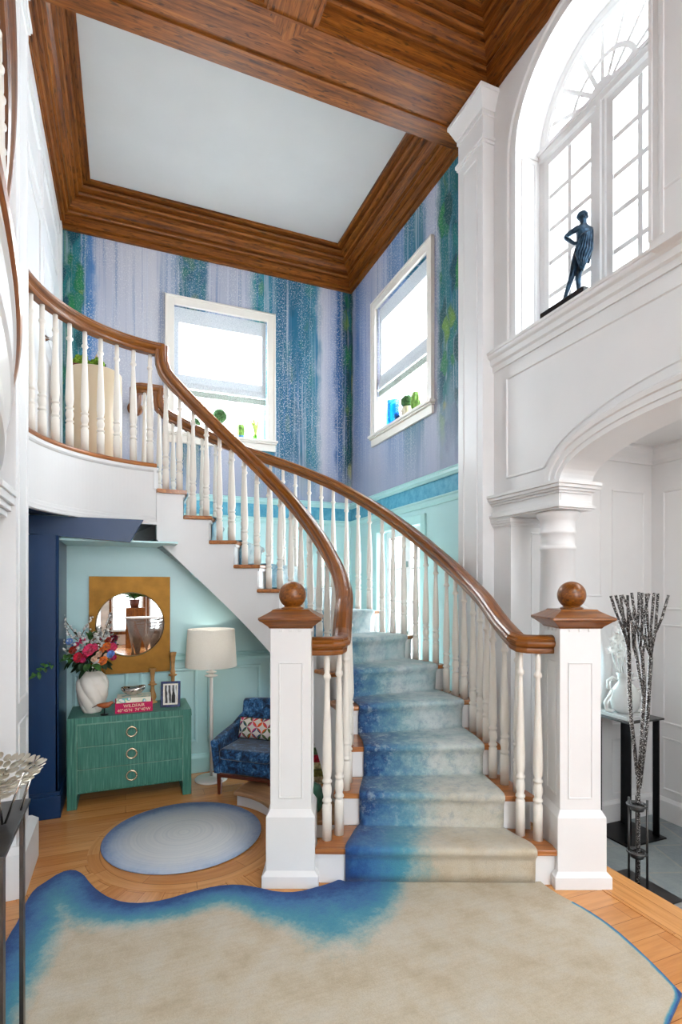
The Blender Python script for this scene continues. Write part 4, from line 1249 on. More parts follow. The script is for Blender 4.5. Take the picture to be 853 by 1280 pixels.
vo, eo, fo, *_ = delaunay_2d_cdt(pts2, [(i, (i + 1) % nO) for i in range(nO)], [], 1, 1e-5)
topcurve = topw; rightcurve = rw + tail[:3]
leftcurve = tail[-2:] + [topw[0]]
bluecurve = tail[3:] + topw + [Vector(cp(0.02, 2.80))]
def edgeval(p):
    w = 0.30
    # the blue border is widest where the wave turns up the stair
    lat = p.x * CY - p.y * SY
    w = 0.22 + 0.34 * math.exp(-((lat - 0.05) / 0.30) ** 2) + 0.04 * math.exp(-((lat + 1.3) / 0.25) ** 2)
    d1 = dseg(p, bluecurve) / w
    d2 = 0.1 + dseg(p, rightcurve) / 0.022 if dseg(p, rightcurve) < 0.05 and (p.x * SY + p.y * CY) < 2.62 else 9
    return min(d1, d2, 3.0)
vals = [edgeval(p) for p in vo]
ZR = 0.016
m = MB(); m.add([(p.x, p.y, ZR) for p in vo], [list(f) for f in fo])
nv = len(vo)
m2v = [(p.x, p.y, ZR) for p in ol] + [(p.x, p.y, 0.004) for p in ol]
rug = m.build('floor_section', RUG, carpet, recalc=False)
set_attr(rug, 'edge', vals); set_attr(rug, 'stair', [0.0] * nv); set_attr(rug, 'brush', [0.0] * nv)
m = MB(); m.add(m2v, [(i, (i + 1) % nO, nO + (i + 1) % nO, nO + i) for i in range(nO)])
bd = m.build('bound_edge', RUG, carpet, recalc=False)
ev = [edgeval(p) for p in ol]
set_attr(bd, 'edge', ev + ev); set_attr(bd, 'stair', [0.0] * (2 * nO)); set_attr(bd, 'brush', [0.0] * (2 * nO))
bpy.data.objects.remove(bpy.data.objects['tmp']) if 'tmp' in bpy.data.objects else None

# runner
rows = []   # each: (list of points across, s)
NA = 26
def runner_edges(kf):
    """fractions across the flight of the runner's two edges"""
    if kf <= 1: fl_, fr_ = 0.135, 0.905
    elif kf <= 2: f = kf - 1; e = f * f * (3 - 2 * f); fl_, fr_ = 0.135 + (0.115 - 0.135) * e, 0.905 + (0.86 - 0.905) * e
    else: f = min(1, kf - 2); fl_, fr_ = 0.115 + 0.02 * f, 0.86 + 0.05 * f
    return fl_, fr_
def row(kf, z, push):
    a, b = front(kf); d = (b - a).normalized(); fwd = Vector((d.y, -d.x))
    f0, f1 = runner_edges(kf)
    out_ = []
    for i in range(NA + 1):
        f = f0 + (f1 - f0) * i / NA
        p = a.lerp(b, f) + fwd * push
        out_.append(Vector((p.x, p.y, z)))
    return out_
prof_rows = []
T = 0.014
for k in range(1, NST + 1):
    z0 = RISE * (k - 1) + T; z1 = RISE * k
    if k == 1: z0 = ZR
    prof_rows += [(k, z0, T, k), (k, z0 + 0.05, T + 0.004, k + .05), (k, z0 + 0.11, T + 0.006, k + .1), (k, z1 - 0.045, T + 0.012, k + .15), (k, z1 - 0.026, T + NOSE + 0.002, k + .17), (k, z1 - 0.010, T + NOSE + 0.008, k + .19),
                  (k, z1 + 0.006, T + NOSE + 0.004, k + .2), (k, z1 + T, NOSE - 0.004, k + .22)]
    for i in range(1, 9):
        f = i / 9
        if k < NST: prof_rows.append((k + f * 0.985, z1 + T - 0.002 * f, 0.0 + T * f * 0 , k + .22 + f * .75))
m = MB(); vs = []; ed = []; stv = []; br = []
for (kf, z, push, s) in prof_rows:
    r_ = row(kf, z, push)
    for i, p in enumerate(r_):
        vs.append(p); f = i / NA
        lift = min(1.0, max(0.0, (s - 1.0) / 5.0))
        wid = 0.50 + 0.22 * lift
        wid = 0.50 + 0.20 * min(1, max(0, s - 1) / 2.0)
        ed.append(0.02 + f / wid * (1.0 if s < 7 else 0.9) + 0.10 * max(0, s - 4) * 0.6)
        stv.append(max(0, min(1, (s - 1.4) / 2.2)) * (1.0 - 0.35 * f * max(0, min(1, (4.5 - s) / 3))))
        br.append(min(1, max(0, (s - 1.0) / 1.5)) * (1 - 0.55 * f))
nr = len(prof_rows)
fs = []
for j in range(nr - 1):
    for i in range(NA):
        a = j * (NA + 1) + i; fs.append((a, a + 1, a + NA + 2, a + NA + 1))
m.add(vs, fs, None, True)
run = m.build('stair_runner', RUG, carpet, recalc=False)
set_attr(run, 'edge', ed); set_attr(run, 'stair', stv); set_attr(run, 'brush', br)
so = run.modifiers.new('Solid', 'SOLIDIFY'); so.thickness = 0.01; so.offset = -1

# round rug in the stairwell
def round_mat():
    t = NT('round_rug')
    tc = t.n('ShaderNodeTexCoord'); ln = t.n('ShaderNodeVectorMath', operation='LENGTH'); t.l(tc.outputs['Object'], ln.inputs[0])
    v = t.coord('Object', (1, 1, 1))
    n = t.noise(v, 5, 5, 0.7)
    sp = t.n('ShaderNodeSeparateXYZ'); t.l(tc.outputs['Object'], sp.inputs[0])
    r = t.math('ADD', t.math('DIVIDE', ln.outputs['Value'], 0.475), t.math('MULTIPLY', t.math('SUBTRACT', n, 0.5), 0.35))
    r = t.math('ADD', r, t.math('MULTIPLY', sp.outputs[1], 0.28))
    c = t.ramp(r, [(0.0, (206, 208, 208)), (0.62, (200, 204, 208)), (0.84, (168, 184, 206)), (0.97, (104, 138, 190)), (1.0, (84, 120, 178))])
    rg = t.noise(t.coord('Object', (1, 1, 1)), 60, 3)
    c = t.mix(t.math('MULTIPLY', rg, 0.35), c, (214, 214, 212))
    # concentric brushing
    w = t.n('ShaderNodeTexNoise'); cb = t.n('ShaderNodeCombineXYZ'); t.l(t.math('MULTIPLY', ln.outputs['Value'], 60), cb.inputs[0])
    t.l(cb.outputs[0], w.inputs['Vector']); w.inputs['Scale'].default_value = 1.0
    c = t.mix(t.math('MULTIPLY', t.ramp(w.outputs['Fac'], [(0.4, 255), (0.55, 0)]), 0.22), c, (150, 164, 182))
    t.bsdf(c, 0.9, 0.1); t.bump(t.noise(v, 200, 3), 0.3, 0.006)
    return t.m
m = MB(); m.lathe([(0.0, 0.004), (0.473, 0.004), (0.478, 0.010), (0.472, 0.016), (0.0, 0.018)], (0.34, 3.465, 0), 72)
rr = m.build('round_rug', round_mat(), origin=(0.34, 3.465, 0))
tag(rr, 'round pale blue rug on the wood floor inside the stairwell', 'rug')

# =================================================================== FURNITURE AND OBJECTS
def at(u, v, dep):
    """world point at picture direction (u,v), dep metres ahead"""
    return Vector(cp((u - 426.5) / 667 * dep, dep, CAMZ + (734 - v) / 667 * dep))

# ---- green grasscloth chest
def grass_mat():
    t = NT('green_grasscloth')
    a = t.noise(t.coord('Object', (150, 150, 5)), 1.0, 4, 0.6)
    b = t.noise(t.coord('Object', (40, 40, 2)), 1.0, 2)
    c = t.ramp(a, [(0.30, (36, 90, 78)), (0.52, (62, 124, 108)), (0.72, (108, 162, 146))])
    c = t.mix(t.math('MULTIPLY', b, 0.25), c, (30, 100, 88))
    t.bsdf(c, 0.4, 0.4); t.bump(a, 0.25, 0.004)
    return t.m
GREEN = grass_mat()
SEAM = plain('seam_thread', (120, 160, 142), 0.7, 0.2)
chest = thing('chest_of_drawers', (0.04, 4.34, 0), 'green grasscloth three-drawer chest with round ring pulls', 'chest')
x0, x1, y0, y1, zt = -0.376, 0.458, 4.13, 4.555, 0.637
m = MB(); lw = 0.062
m.box(x0, x1, y0, y1, zt - 0.045, zt); m.box(x0, x0 + lw, y0, y1, 0.0, zt - 0.045); m.box(x1 - lw, x1, y0, y1, 0.0, zt - 0.045)
m.box(x0 + lw, x1 - lw, y0 + 0.02, y1, 0.10, zt - 0.045)
m.build('body', GREEN, chest, bevel=0.003)
m = MB()
for xx in (x0 + lw, x1 - lw): m.box(xx - 0.002, xx + 0.002, y0 - 0.002, y0 + 0.004, 0.10, zt - 0.045)
m.box(x0 + lw, x1 - lw, y0 - 0.002, y0 + 0.004, zt - 0.047, zt - 0.043)
m.build('seam', SEAM, chest)
dz = (zt - 0.05 - 0.115) / 3
for i in range(3):
    za = 0.115 + i * dz
    m = MB(); m.box(x0 + lw + 0.003, x1 - lw - 0.003, y0 + 0.003, y0 + 0.02, za + 0.002, za + dz - 0.002)
    d_ = m.build('drawer', GREEN, chest, bevel=0.002)
    m = MB(); m.box(x0 + lw + 0.003, x1 - lw - 0.003, y0 + 0.001, y0 + 0.004, za + dz - 0.003, za + dz + 0.001)
    sm_ = m.build('stitching', SEAM, d_)
    m = MB(); cxx = (x0 + x1) / 2; zz = za + dz * 0.52
    m.tube([(cxx + 0.034 * cos(2 * pi * k / 24), y0 - 0.006, zz + 0.034 * sin(2 * pi * k / 24)) for k in range(25)], 0.0066, 8)
    m.box(cxx - 0.006, cxx + 0.006, y0 - 0.008, y0 + 0.004, zz + 0.028, zz + 0.042)
    m.build('ring_pull', BRASS, d_)

# ---- gold framed round mirror
fx0, fx1, fz0, fz1 = -0.262, 0.337, 0.868, 1.634
mc = ((fx0 + fx1) / 2, 1.255); mr = 0.252
mir = thing('wall_mirror', (mc[0], YW, fz0), 'round mirror in a tall brushed gold rectangular panel above the chest', 'mirror')
circ = [(mc[0] + mr * cos(2 * pi * i / 64), mc[1] + mr * sin(2 * pi * i / 64)) for i in range(64)]
m = MB(); m.slab([(fx0, fz0), (fx1, fz0), (fx1, fz1), (fx0, fz1)], [circ], 'y', YW - 0.052, YW - 0.002); m.build('frame', GOLD, mir)
m = MB(); m.add([(p[0], YW - 0.044, p[1]) for p in circ], [list(range(64))]); m.build('mirror_glass', MIRROR, mir)
m = MB(); m.sweep([Vector((p[0], YW - 0.052, p[1])) for p in circ], [(-0.004, 0), (0.0, 0.004), (0.004, 0)], sides=[Vector((p[0] - mc[0], 0, p[1] - mc[1])).normalized() for p in circ], ups=[(0, -1, 0)] * 64, closed=False, loop=True)
m.build('bezel', BRASS, mir)

# ---- white swirled vase and bouquet
VC = Vector((-0.225, 4.31, zt))
CER = plain('white_ceramic', (232, 226, 216), 0.3, 0.5, 0.01, 8)
m = MB()
def swirl(a, z): return 0.90 + 0.13 * abs(sin(3.0 * (a + z * 6.5))) ** 0.6
VP_ = [(0.0, 0.0), (0.058, 0.0), (0.066, 0.012), (0.084, 0.06), (0.104, 0.12), (0.110, 0.17), (0.106, 0.22), (0.088, 0.265), (0.064, 0.29), (0.056, 0.302), (0.05, 0.302)]
VQ_ = []
for (ra, za), (rb, zb) in zip(VP_, VP_[1:]):
    n_ = max(1, int(math.hypot(rb - ra, zb - za) / 0.006))
    VQ_ += [(ra + (rb - ra) * i / n_, za + (zb - za) * i / n_) for i in range(n_)]
m.lathe(VQ_ + [(0.05, 0.302), (0.05, 0.29), (0.0, 0.25)], (0, 0, 0), 120, twist=swirl)
vase = m.build('vase', CER, origin=(0, 0, 0)); vase.location = VC
tag(vase, 'white swirl-fluted ceramic vase of flowers on the green chest', 'vase')
bq = thing('flower_bouquet', VC + Vector((0, 0, 0.26)), 'mixed bouquet of pink, red, orange and white flowers in the swirled vase', 'flowers')
rnd = random.Random(3)
FM = {n_: plain('petal_' + n_, c_, 0.6, 0.25, 0.22, 60, sheen=0.2) for n_, c_ in dict(pink=(232, 62, 110), red=(200, 24, 60), rust=(178, 50, 24), orange=(238, 118, 46), peach=(240, 186, 160), blue=(112, 150, 214), white=(238, 234, 228), magenta=(206, 30, 104)).items()}
LEAF = plain('leaf_green', (46, 84, 34), 0.5, 0.4, 0.45, 30)
LEAFD = plain('leaf_dark', (28, 50, 28), 0.5, 0.4, 0.4, 30)
TWIG = plain('twig_bark', (120, 104, 90), 0.8, 0.2, 0.3, 60)
def blossom(c, r, col):
    """ruffled bloom built from overlapping cupped petals"""
    m = MB(); c = Vector(c)
    for ringn, (rad, tilt, cnt) in enumerate(((1.0, 70, 7), (0.78, 45, 6), (0.5, 22, 5))):
        for i in range(cnt):
            a = 2 * pi * i / cnt + ringn * 0.5 + rnd.uniform(-.2, .2)
            Mx = Matrix.Rotation(-radians(35), 4, 'Z') @ Matrix.Rotation(radians(58), 4, 'X') @ Matrix.Rotation(a, 4, 'Z') @ Matrix.Rotation(radians(tilt) + rnd.uniform(-.2, .2), 4, 'Y')
            L = r * (0.95 if ringn == 0 else 0.85)
            vs, fs = [], []
            for j in range(5):
                t_ = j / 4
                wd = r * 0.62 * sin(pi * (0.12 + 0.80 * t_)) ** 0.8
                for k in range(3):
                    s_ = (k - 1)
                    vs.append(c + Mx @ Vector((s_ * wd * 0.0 + 0.16 * r * (s_ * s_) + 0.10 * r * sin(t_ * 3), s_ * wd, L * t_)))
            for j in range(4):
                for k in range(2): fs.append((j * 3 + k, j * 3 + k + 1, j * 3 + k + 4, j * 3 + k + 3))
            m.add(vs, fs, None, True)
    m.ball(c + Vector((0, 0, 0)), r * 0.42, nu=8, nv=6)
    return m.build('blossom', FM[col], bq, recalc=False)
for (u, v, dp, r, col) in ((112, 813, 3.76, .050, 'pink'), (118, 810, 3.80, .036, 'pink'), (98, 822, 3.78, .040, 'red'), (107, 820, 3.80, .028, 'red'), (92, 813, 3.84, .034, 'rust'), (134, 808, 3.82, .034, 'orange'), (129, 826, 3.76, .036, 'orange'), (128, 813, 3.83, .026, 'orange'),
                           (140, 810, 3.86, .042, 'pink'), (142, 822, 3.85, .026, 'magenta'), (139, 818, 3.82, .032, 'blue'), (87, 802, 3.88, .028, 'blue'), (93, 806, 3.9, .022, 'blue'), (124, 818, 3.78, .026, 'peach'), (118, 824, 3.77, .026, 'peach'), (133, 820, 3.84, .024, 'peach'),
                           (103, 801, 3.88, .028, 'pink'), (104, 826, 3.76, .022, 'magenta'), (136, 800, 3.93, .024, 'rust'), (96, 806, 3.88, .022, 'magenta')):
    blossom(at(u, v, dp), r, col)
for (u, v, dp, n_, sp) in ((97, 797, 3.92, 26, .05), (103, 806, 3.87, 20, .045), (122, 803, 3.92, 34, .055), (130, 797, 3.97, 26, .05), (120, 830, 3.76, 14, .032), (86, 811, 3.9, 14, .035), (115, 797, 4.0, 16, .04)):
    m = MB(); cc = at(u, v, dp)
    for i in range(n_):
        o_ = Vector((rnd.gauss(0, 1), rnd.gauss(0, 1), rnd.gauss(0, 1))) * sp * 0.62
        m.ball(cc + o_, rnd.uniform(.006, .012), nu=6, nv=4)
    m.build('filler_flowers', FM['white'], bq, recalc=False)['kind'] = 'stuff'
def leaf(m, base, tip, wd, curl=0.15, up=Vector((0, -0.6, 1))):
    base, tip = Vector(base), Vector(tip); ax = tip - base; L = ax.length; sd = ax.cross(up).normalized(); nm = sd.cross(ax).normalized()
    vs, fs = [], []
    for j in range(7):
        t_ = j / 6; w_ = wd * sin(pi * min(1, t_ * 0.93 + 0.05)) ** 0.8
        c_ = base + ax * t_ + nm * (curl * L * sin(pi * t_))
        vs += [c_ - sd * w_ + nm * w_ * 0.3, c_, c_ + sd * w_ + nm * w_ * 0.3]
    for j in range(6):
        for k in range(2): fs.append((j * 3 + k, j * 3 + k + 1, j * 3 + k + 4, j * 3 + k + 3))
    m.add(vs, fs, None, True)
for (u0, v0, u1, v1, dp, wd, mt) in ((113, 800, 112, 788, 3.88, .018, LEAF), (113, 801, 122, 789, 3.87, .018, LEAF), (111, 800, 107, 790, 3.89, .014, LEAF), (96, 796, 92, 790, 3.92, .014, LEAFD), (113, 830, 106, 840, 3.73, .024, LEAF), (115, 831, 126, 839, 3.73, .024, LEAF), (125, 826, 133, 837, 3.8, .026, LEAFD),
                                     (100, 826, 90, 834, 3.8, .016, LEAFD), (95, 824, 80, 838, 3.83, .013, LEAFD), (94, 823, 84, 836, 3.85, .013, LEAFD), (93, 820, 80, 822, 3.86, .014, LEAFD), (92, 817, 82, 814, 3.88, .014, LEAFD), (104, 829, 99, 838, 3.76, .016, LEAFD), (140, 806, 147, 801, 3.93, .014, LEAFD), (143, 809, 149, 806, 3.93, .012, LEAFD), (110, 812, 108, 800, 3.9, .02, LEAF), (120, 822, 112, 830, 3.8, .02, LEAFD), (90, 824, 86, 830, 3.83, .014, LEAF)):
    m = MB(); leaf(m, at(u0, v0, dp), at(u1, v1, dp - 0.03), wd); m.build('leaf', mt, bq, recalc=False)
m = MB()
core = VC + Vector((0, 0, 0.36))
for i in range(70):
    dv = Vector((rnd.uniform(-1, 1), rnd.uniform(-1, .8), rnd.uniform(-.5, .9))).normalized()
    b_ = core + Vector((dv.x * .06, dv.y * .05, dv.z * .05)); leaf(m, b_, b_ + dv * rnd.uniform(.06, .11), .016)
m.build('foliage', LEAFD, bq, recalc=False)
m = MB()
for i in range(9):
    a = i * 0.7; m.tube([VC + Vector((0.02 * cos(a), 0.02 * sin(a), 0.06)), VC + Vector((0.03 * cos(a), 0.03 * sin(a), 0.29)), core + Vector((0.08 * cos(a), 0.06 * sin(a), 0.02))], 0.0035, 5)
m.build('stems', LEAFD, bq)
# trailing greenery and blossom branches
pts_ = [at(96, 818, 3.84), at(82, 825, 3.74), at(68, 828, 3.62), at(54, 836, 3.52), at(42, 847, 3.42)]
m = MB(); m.tube(pts_, [.003, .003, .0025, .002, .0015], 5)
for i in range(30):
    t_ = i / 29 * 3.999; a, f = int(t_), t_ - int(t_); p_ = pts_[a].lerp(pts_[a + 1], f)
    leaf(m, p_, p_ + Vector((rnd.uniform(-.045, .02), rnd.uniform(-.03, .03), rnd.uniform(-.05, .04))), .012)
m.build('trailing_vine', LEAF, bq, recalc=False)
for br_ in ([(101, 800, 3.9), (90, 787, 3.93), (82, 776, 3.95), (76, 760, 3.97)], [(99, 802, 3.9), (86, 793, 3.92), (82, 780, 3.95)], [(101, 796, 3.9), (108, 783, 3.95), (116, 771, 4.0)], [(128, 800, 3.95), (134, 782, 4.0), (139, 768, 4.05)], [(92, 806, 3.9), (82, 804, 3.9), (75, 797, 3.9)]):
    P_ = [at(*b) for b in br_]; m = MB(); m.tube(P_, [.003] * (len(P_) - 1) + [.0015], 5); bb = m.build('blossom_branch', TWIG, bq)
    m = MB()
    for i in range(16):
        t_ = 0.35 + 0.65 * i / 15; t_ *= (len(P_) - 1) * 0.999; a, f = int(t_), t_ - int(t_); p_ = P_[a].lerp(P_[a + 1], f)
        m.ball(p_ + Vector((rnd.uniform(-.012, .012), rnd.uniform(-.012, .012), rnd.uniform(-.012, .012))), rnd.uniform(.004, .008), nu=6, nv=4)
    m.build('bud', FM['white'], bb, recalc=False)

# ---- carved bird
bird = thing('carved_bird', (-0.140, 4.172, zt), 'small carved wooden shore bird on a dark peg stand in front of the vase', 'figurine')
bx = Vector((-0.140, 4.172, zt)); Rb = Matrix.Rotation(-YAW * 0.6, 3, 'Z')
def bp(l, z, d=0): return bx + Rb @ Vector((l, d, z))
m = MB(); m.tube([bp(-.052, .072), bp(-.035, .07), bp(-.01, .068), bp(.02, .07), (bp(.036, .076)), bp(.044, .084), bp(.054, .086), bp(.06, .084)], [.006, .013, .020, .021, .016, .0125, .0115, .006], 12)
m.build('body', BIRDW, bird)
m = MB(); m.tube([bp(-.04, .07), bp(-.06, .066), bp(-.082, .054)], [.006, .004, .002], 6); m.build('tail', DARKW, bird)
m = MB(); m.tube([bp(.062, .083), bp(.074, .080)], [.003, .001], 6); m.build('beak', DARKW, bird)
m = MB(); m.tube([bp(0, 0.006), bp(0, .052)], .0035, 8); m.build('peg', BLACKST, bird)
m = MB(); m.lathe([(0.0, 0), (0.026, 0), (0.028, 0.003), (0.026, 0.007), (0, 0.007)], bx, 20); m.build('base', BLACKST, bird)

# ---- books, bowl
PINK = plain('crimson_cloth', (192, 22, 84), 0.6, 0.3, 0.08, 90)
PAPER = plain('paper_edge', (236, 230, 216), 0.8, 0.1, 0.06, 200)
def text_mesh(body, size, mat, parent, M, ext=0.0004, name='lettering'):
    cu = bpy.data.curves.new('t', 'FONT'); cu.body = body; cu.size = size; cu.align_x = 'CENTER'; cu.align_y = 'CENTER'; cu.extrude = ext
    o = bpy.data.objects.new('t', cu); COL.objects.link(o)
    dg = bpy.context.evaluated_depsgraph_get(); me = bpy.data.meshes.new_from_object(o.evaluated_get(dg))
    bpy.data.objects.remove(o)
    me.transform(M); me.materials.clear(); me.materials.append(mat); me.name = name
    q = bpy.data.objects.new(name, me); COL.objects.link(q); par(q, parent); return q
def book(name, loc, w_, d_, h_, rz, cover, label, group=None, spine_text=None, extra=None):
    t = thing(name, loc, label, 'book', group); M = Matrix.Translation(loc) @ Matrix.Rotation(rz, 4, 'Z')
    m = MB(); m.box(0, w_, 0, d_, 0, 0.004, M); m.box(0, w_, 0, d_, h_ - 0.004, h_, M); m.box(0, w_, 0, 0.005, 0.004, h_ - 0.004, M); cv = m.build('cover', cover, t, bevel=0.001)
    m = MB(); m.box(0.004, w_ - 0.004, 0.005, d_ - 0.004, 0.004, h_ - 0.004, M); m.build('pages', PAPER, t)
    return t, M
LETTER = plain('cream_lettering', (240, 220, 190), 0.6, 0.2, 0.03)
bk, M = book('book', (-0.070, 4.172, zt), 0.256, 0.20, 0.072, radians(1), PINK, 'thick crimson book with cream spine lettering, lowest on the green chest')
Mt = M @ Matrix.Translation((0.128, -0.0008, 0.05)) @ Matrix.Rotation(radians(90), 4, 'X')
text_mesh('WILDFAIR', 0.032, LETTER, bk, Mt)
Mt = M @ Matrix.Translation((0.128, -0.0008, 0.019)) @ Matrix.Rotation(radians(90), 4, 'X')
text_mesh('40°45\'N  74°40\'W', 0.03, LETTER, bk, Mt)
def speckled_cover():
    t = NT('pale_jacket')
    n = t.noise(t.coord('Object', (1, 1, 1)), 16, 2)
    c = t.ramp(n, [(0.40, (236, 230, 214)), (0.56, (234, 226, 206)), (0.585, (120, 180, 120)), (0.62, (86, 168, 196)), (0.66, (238, 234, 224))], 'LINEAR')
    t.bsdf(c, 0.4, 0.4); return t.m
book('book', (-0.062, 4.18, zt + 0.0725), 0.236, 0.185, 0.034, radians(-2), speckled_cover(), 'pale patterned book lying on top of the crimson one')
m = MB()
def pod(p):
    return 1.0
vsb = []
nU, nV = 40, 16
for j in range(nV + 1):
    th_ = pi * j / nV
    for i in range(nU):
        ph = 2 * pi * i / nU
        x_ = 0.088 * sin(th_) * cos(ph); y_ = 0.052 * sin(th_) * sin(ph); z_ = -0.046 * cos(th_)
        if z_ > 0: z_ = 0.026 * (z_ / 0.046) - 0.040 * max(0, 1 - (x_ / 0.07) ** 2 - (y_ / 0.04) ** 2)
        z_ += 0.016 * (x_ / 0.088) ** 2
        vsb.append((x_, y_, z_ + 0.046))
fsb = [(j * nU + i, j * nU + (i + 1) % nU, (j + 1) * nU + (i + 1) % nU, (j + 1) * nU + i) for j in range(nV) for i in range(nU)]
m.add(vsb, fsb, None, True)
bowl = m.build('bowl', CHROME); bowl.location = (0.058, 4.265, zt + 0.1085); bowl.rotation_euler = (0, radians(-4), radians(-8))
tag(bowl, 'polished silver crescent bowl resting on the stacked books', 'bowl')

# ---- candlesticks and frame
def candlestick(x, y, h, lab):
    m = MB(); s = h
    m.lathe([(0, 0), (0.036, 0), (0.038, 0.01 * s), (0.033, 0.03 * s), (0.024, 0.05 * s), (0.021, 0.09 * s), (0.026, 0.11 * s), (0.030, 0.16 * s), (0.027, 0.24 * s), (0.018, 0.34 * s), (0.014, 0.42 * s), (0.015, 0.50 * s), (0.020, 0.515 * s),
             (0.033, 0.53 * s), (0.034, 0.545 * s), (0.020, 0.56 * s), (0.017, 0.575 * s), (0.023, 0.60 * s), (0.019, 0.62 * s), (0.014, 0.65 * s), (0.015, 0.76 * s), (0.021, 0.92 * s), (0.027, 0.98 * s), (0.028, 1.0 * s), (0.016, 1.0 * s), (0.014, 0.96 * s), (0, 0.96 * s)], (0, 0, 0), 24)
    o = m.build('candlestick', TURNW, grain=(0, 0, 1)); o.location = (x, y, zt); tag(o, lab, 'candlestick')
candlestick(0.198, 4.475, 0.268, 'shorter turned wooden candlestick beside the books on the chest')
candlestick(0.352, 4.47, 0.392, 'taller turned wooden candlestick standing behind the navy photo frame')
NAVY = plain('navy_lacquer', (20, 38, 86), 0.25, 0.5, 0.3, 40)
fr = thing('photo_frame', (0.318, 4.275, zt), 'navy picture frame with a black-and-white photo of columns on the chest', 'picture frame')
M = Matrix.Translation((0.318, 4.262, zt)) @ Matrix.Rotation(-YAW * 0.45, 4, 'Z') @ Matrix.Rotation(radians(-9), 4, 'X')
W_, H_ = 0.144, 0.192
def fr4(m, x0, x1, z0, z1, b, y0, y1):
    m.box(x0, x0 + b, y0, y1, z0, z1, M); m.box(x1 - b, x1, y0, y1, z0, z1, M); m.box(x0 + b, x1 - b, y0, y1, z0, z0 + b, M); m.box(x0 + b, x1 - b, y0, y1, z1 - b, z1, M)
m = MB(); fr4(m, -W_ / 2, W_ / 2, 0, H_, 0.017, -0.012, 0.0); m.build('frame', NAVY, fr, bevel=0.002)
m = MB(); m.box(-W_ / 2 + .002, W_ / 2 - .002, 0.0, 0.006, 0.002, H_ - .002, M); m.add([M @ Vector((-.01, .005, .11)), M @ Vector((.01, .005, .11)), M @ Vector((.012, .075, .014)), M @ Vector((-.012, .075, .014))], [(0, 1, 2, 3)]); m.build('backing', NAVY, fr)
m = MB(); fr4(m, -W_ / 2 + .017, W_ / 2 - .017, 0.017, H_ - .017, 0.012, -0.006, -0.001); m.build('mat_board', PAPER, fr)
def photo():
    t = NT('monochrome_print'); v = t.coord('Object', (1, 1, 1))
    w_ = t.n('ShaderNodeTexWave'); t.l(v, w_.inputs[0]); w_.inputs['Scale'].default_value = 12.0; w_.inputs['Distortion'].default_value = 3; w_.bands_direction = 'X'
    n = t.noise(v, 30, 3)
    t.bsdf(t.ramp(t.math('MULTIPLY', t.math('ADD', w_.outputs['Fac'], n), 0.5), [(0.3, 24), (0.5, 120), (0.65, 215)]), 0.3, 0.4); return t.m
m = MB(); m.box(-W_ / 2 + .029, W_ / 2 - .029, -0.003, -0.001, 0.029, H_ - .029, M); ph = m.build('photograph', photo(), fr)
m = MB()
m.add([M @ Vector((0.004 + 0.030 * (1 if i % 2 == 0 else 1) * x_, -0.0034, 0.03 + z_)) for i, (x_, z_) in enumerate(((0.1, 0.0), (1.0, 0.0), (1.0, .055), (.8, .08), (.55, .09), (.3, .078), (.12, .045)))], [list(range(7))]); m.build('dark_figure', BLACKST, ph)

# ---- floor lamp
LW = paint('lamp_white', (232, 228, 222), 0.35, 0.5, 0.01)
def shade_mat():
    t = NT('linen_shade'); a = t.noise(t.coord('Object', (300, 300, 300)), 1.0, 2)
    col = t.ramp(a, [(0.3, (238, 234, 226)), (0.7, (248, 246, 240))])
    d = t.n('ShaderNodeBsdfDiffuse'); t.l(col, d.inputs[0]); tl = t.n('ShaderNodeBsdfTranslucent'); t.l(col, tl.inputs[0]); mm = t.n('ShaderNodeMixShader', i_0=0.3)
    t.l(d.outputs[0], mm.inputs[1]); t.l(tl.outputs[0], mm.inputs[2]); t.l(mm.outputs[0], t.out.inputs[0]); return t.m
lamp = thing('floor_lamp', (0.642, 4.395, 0), 'white floor lamp with drum shade between the chest and armchair', 'lamp')
lx = (0.642, 4.385, 0)
m = MB(); m.lathe([(0, 0), (0.128, 0.0), (0.130, 0.006), (0.126, 0.013), (0.03, 0.022), (0.018, 0.03), (0, 0.03)], lx, 40); m.build('base', LW, lamp)
m = MB(); m.lathe([(0.012, 0.022), (0.0145, 0.3), (0.0165, 0.6), (0.013, 0.80), (0.012, 0.84)], lx, 20); m.build('pole', LW, lamp)
m = MB(); m.lathe([(0.012, 0.822), (0.05, 0.834), (0.051, 0.84), (0.02, 0.85), (0.016, 0.856), (0.042, 0.864), (0.043, 0.869), (0.018, 0.876), (0.014, 0.882), (0.034, 0.888), (0.035, 0.893), (0.012, 0.90), (0.008, 0.93), (0.008, 1.12)], lx, 28); m.build('finial_discs', LW, lamp)
m = MB(); m.lathe([(0.202, 0.912), (0.203, 0.914), (0.1855, 1.211), (0.1845, 1.213), (0.1825, 1.211), (0.200, 0.914)], lx, 56)
m.f = [f for f in m.f if len(f) == 4]; m.uv = m.uv[:len(m.f)]; m.sm = [True] * len(m.f)
m.build('lamp_shade', shade_mat(), lamp)
m = MB()
for a in (0.3, 0.3 + 2 * pi / 3, 0.3 + 4 * pi / 3): m.tube([(lx[0], lx[1], 1.195), (lx[0] + 0.184 * cos(a), lx[1] + 0.184 * sin(a), 1.205)], 0.0025, 6)
m.build('shade_spider', LW, lamp)
m = MB(); m.ball((lx[0], lx[1], 1.06), 0.028); m.tube([(lx[0], lx[1], 1.0), (lx[0], lx[1], 1.06)], .012, 10); m.build('bulb', LW, lamp)

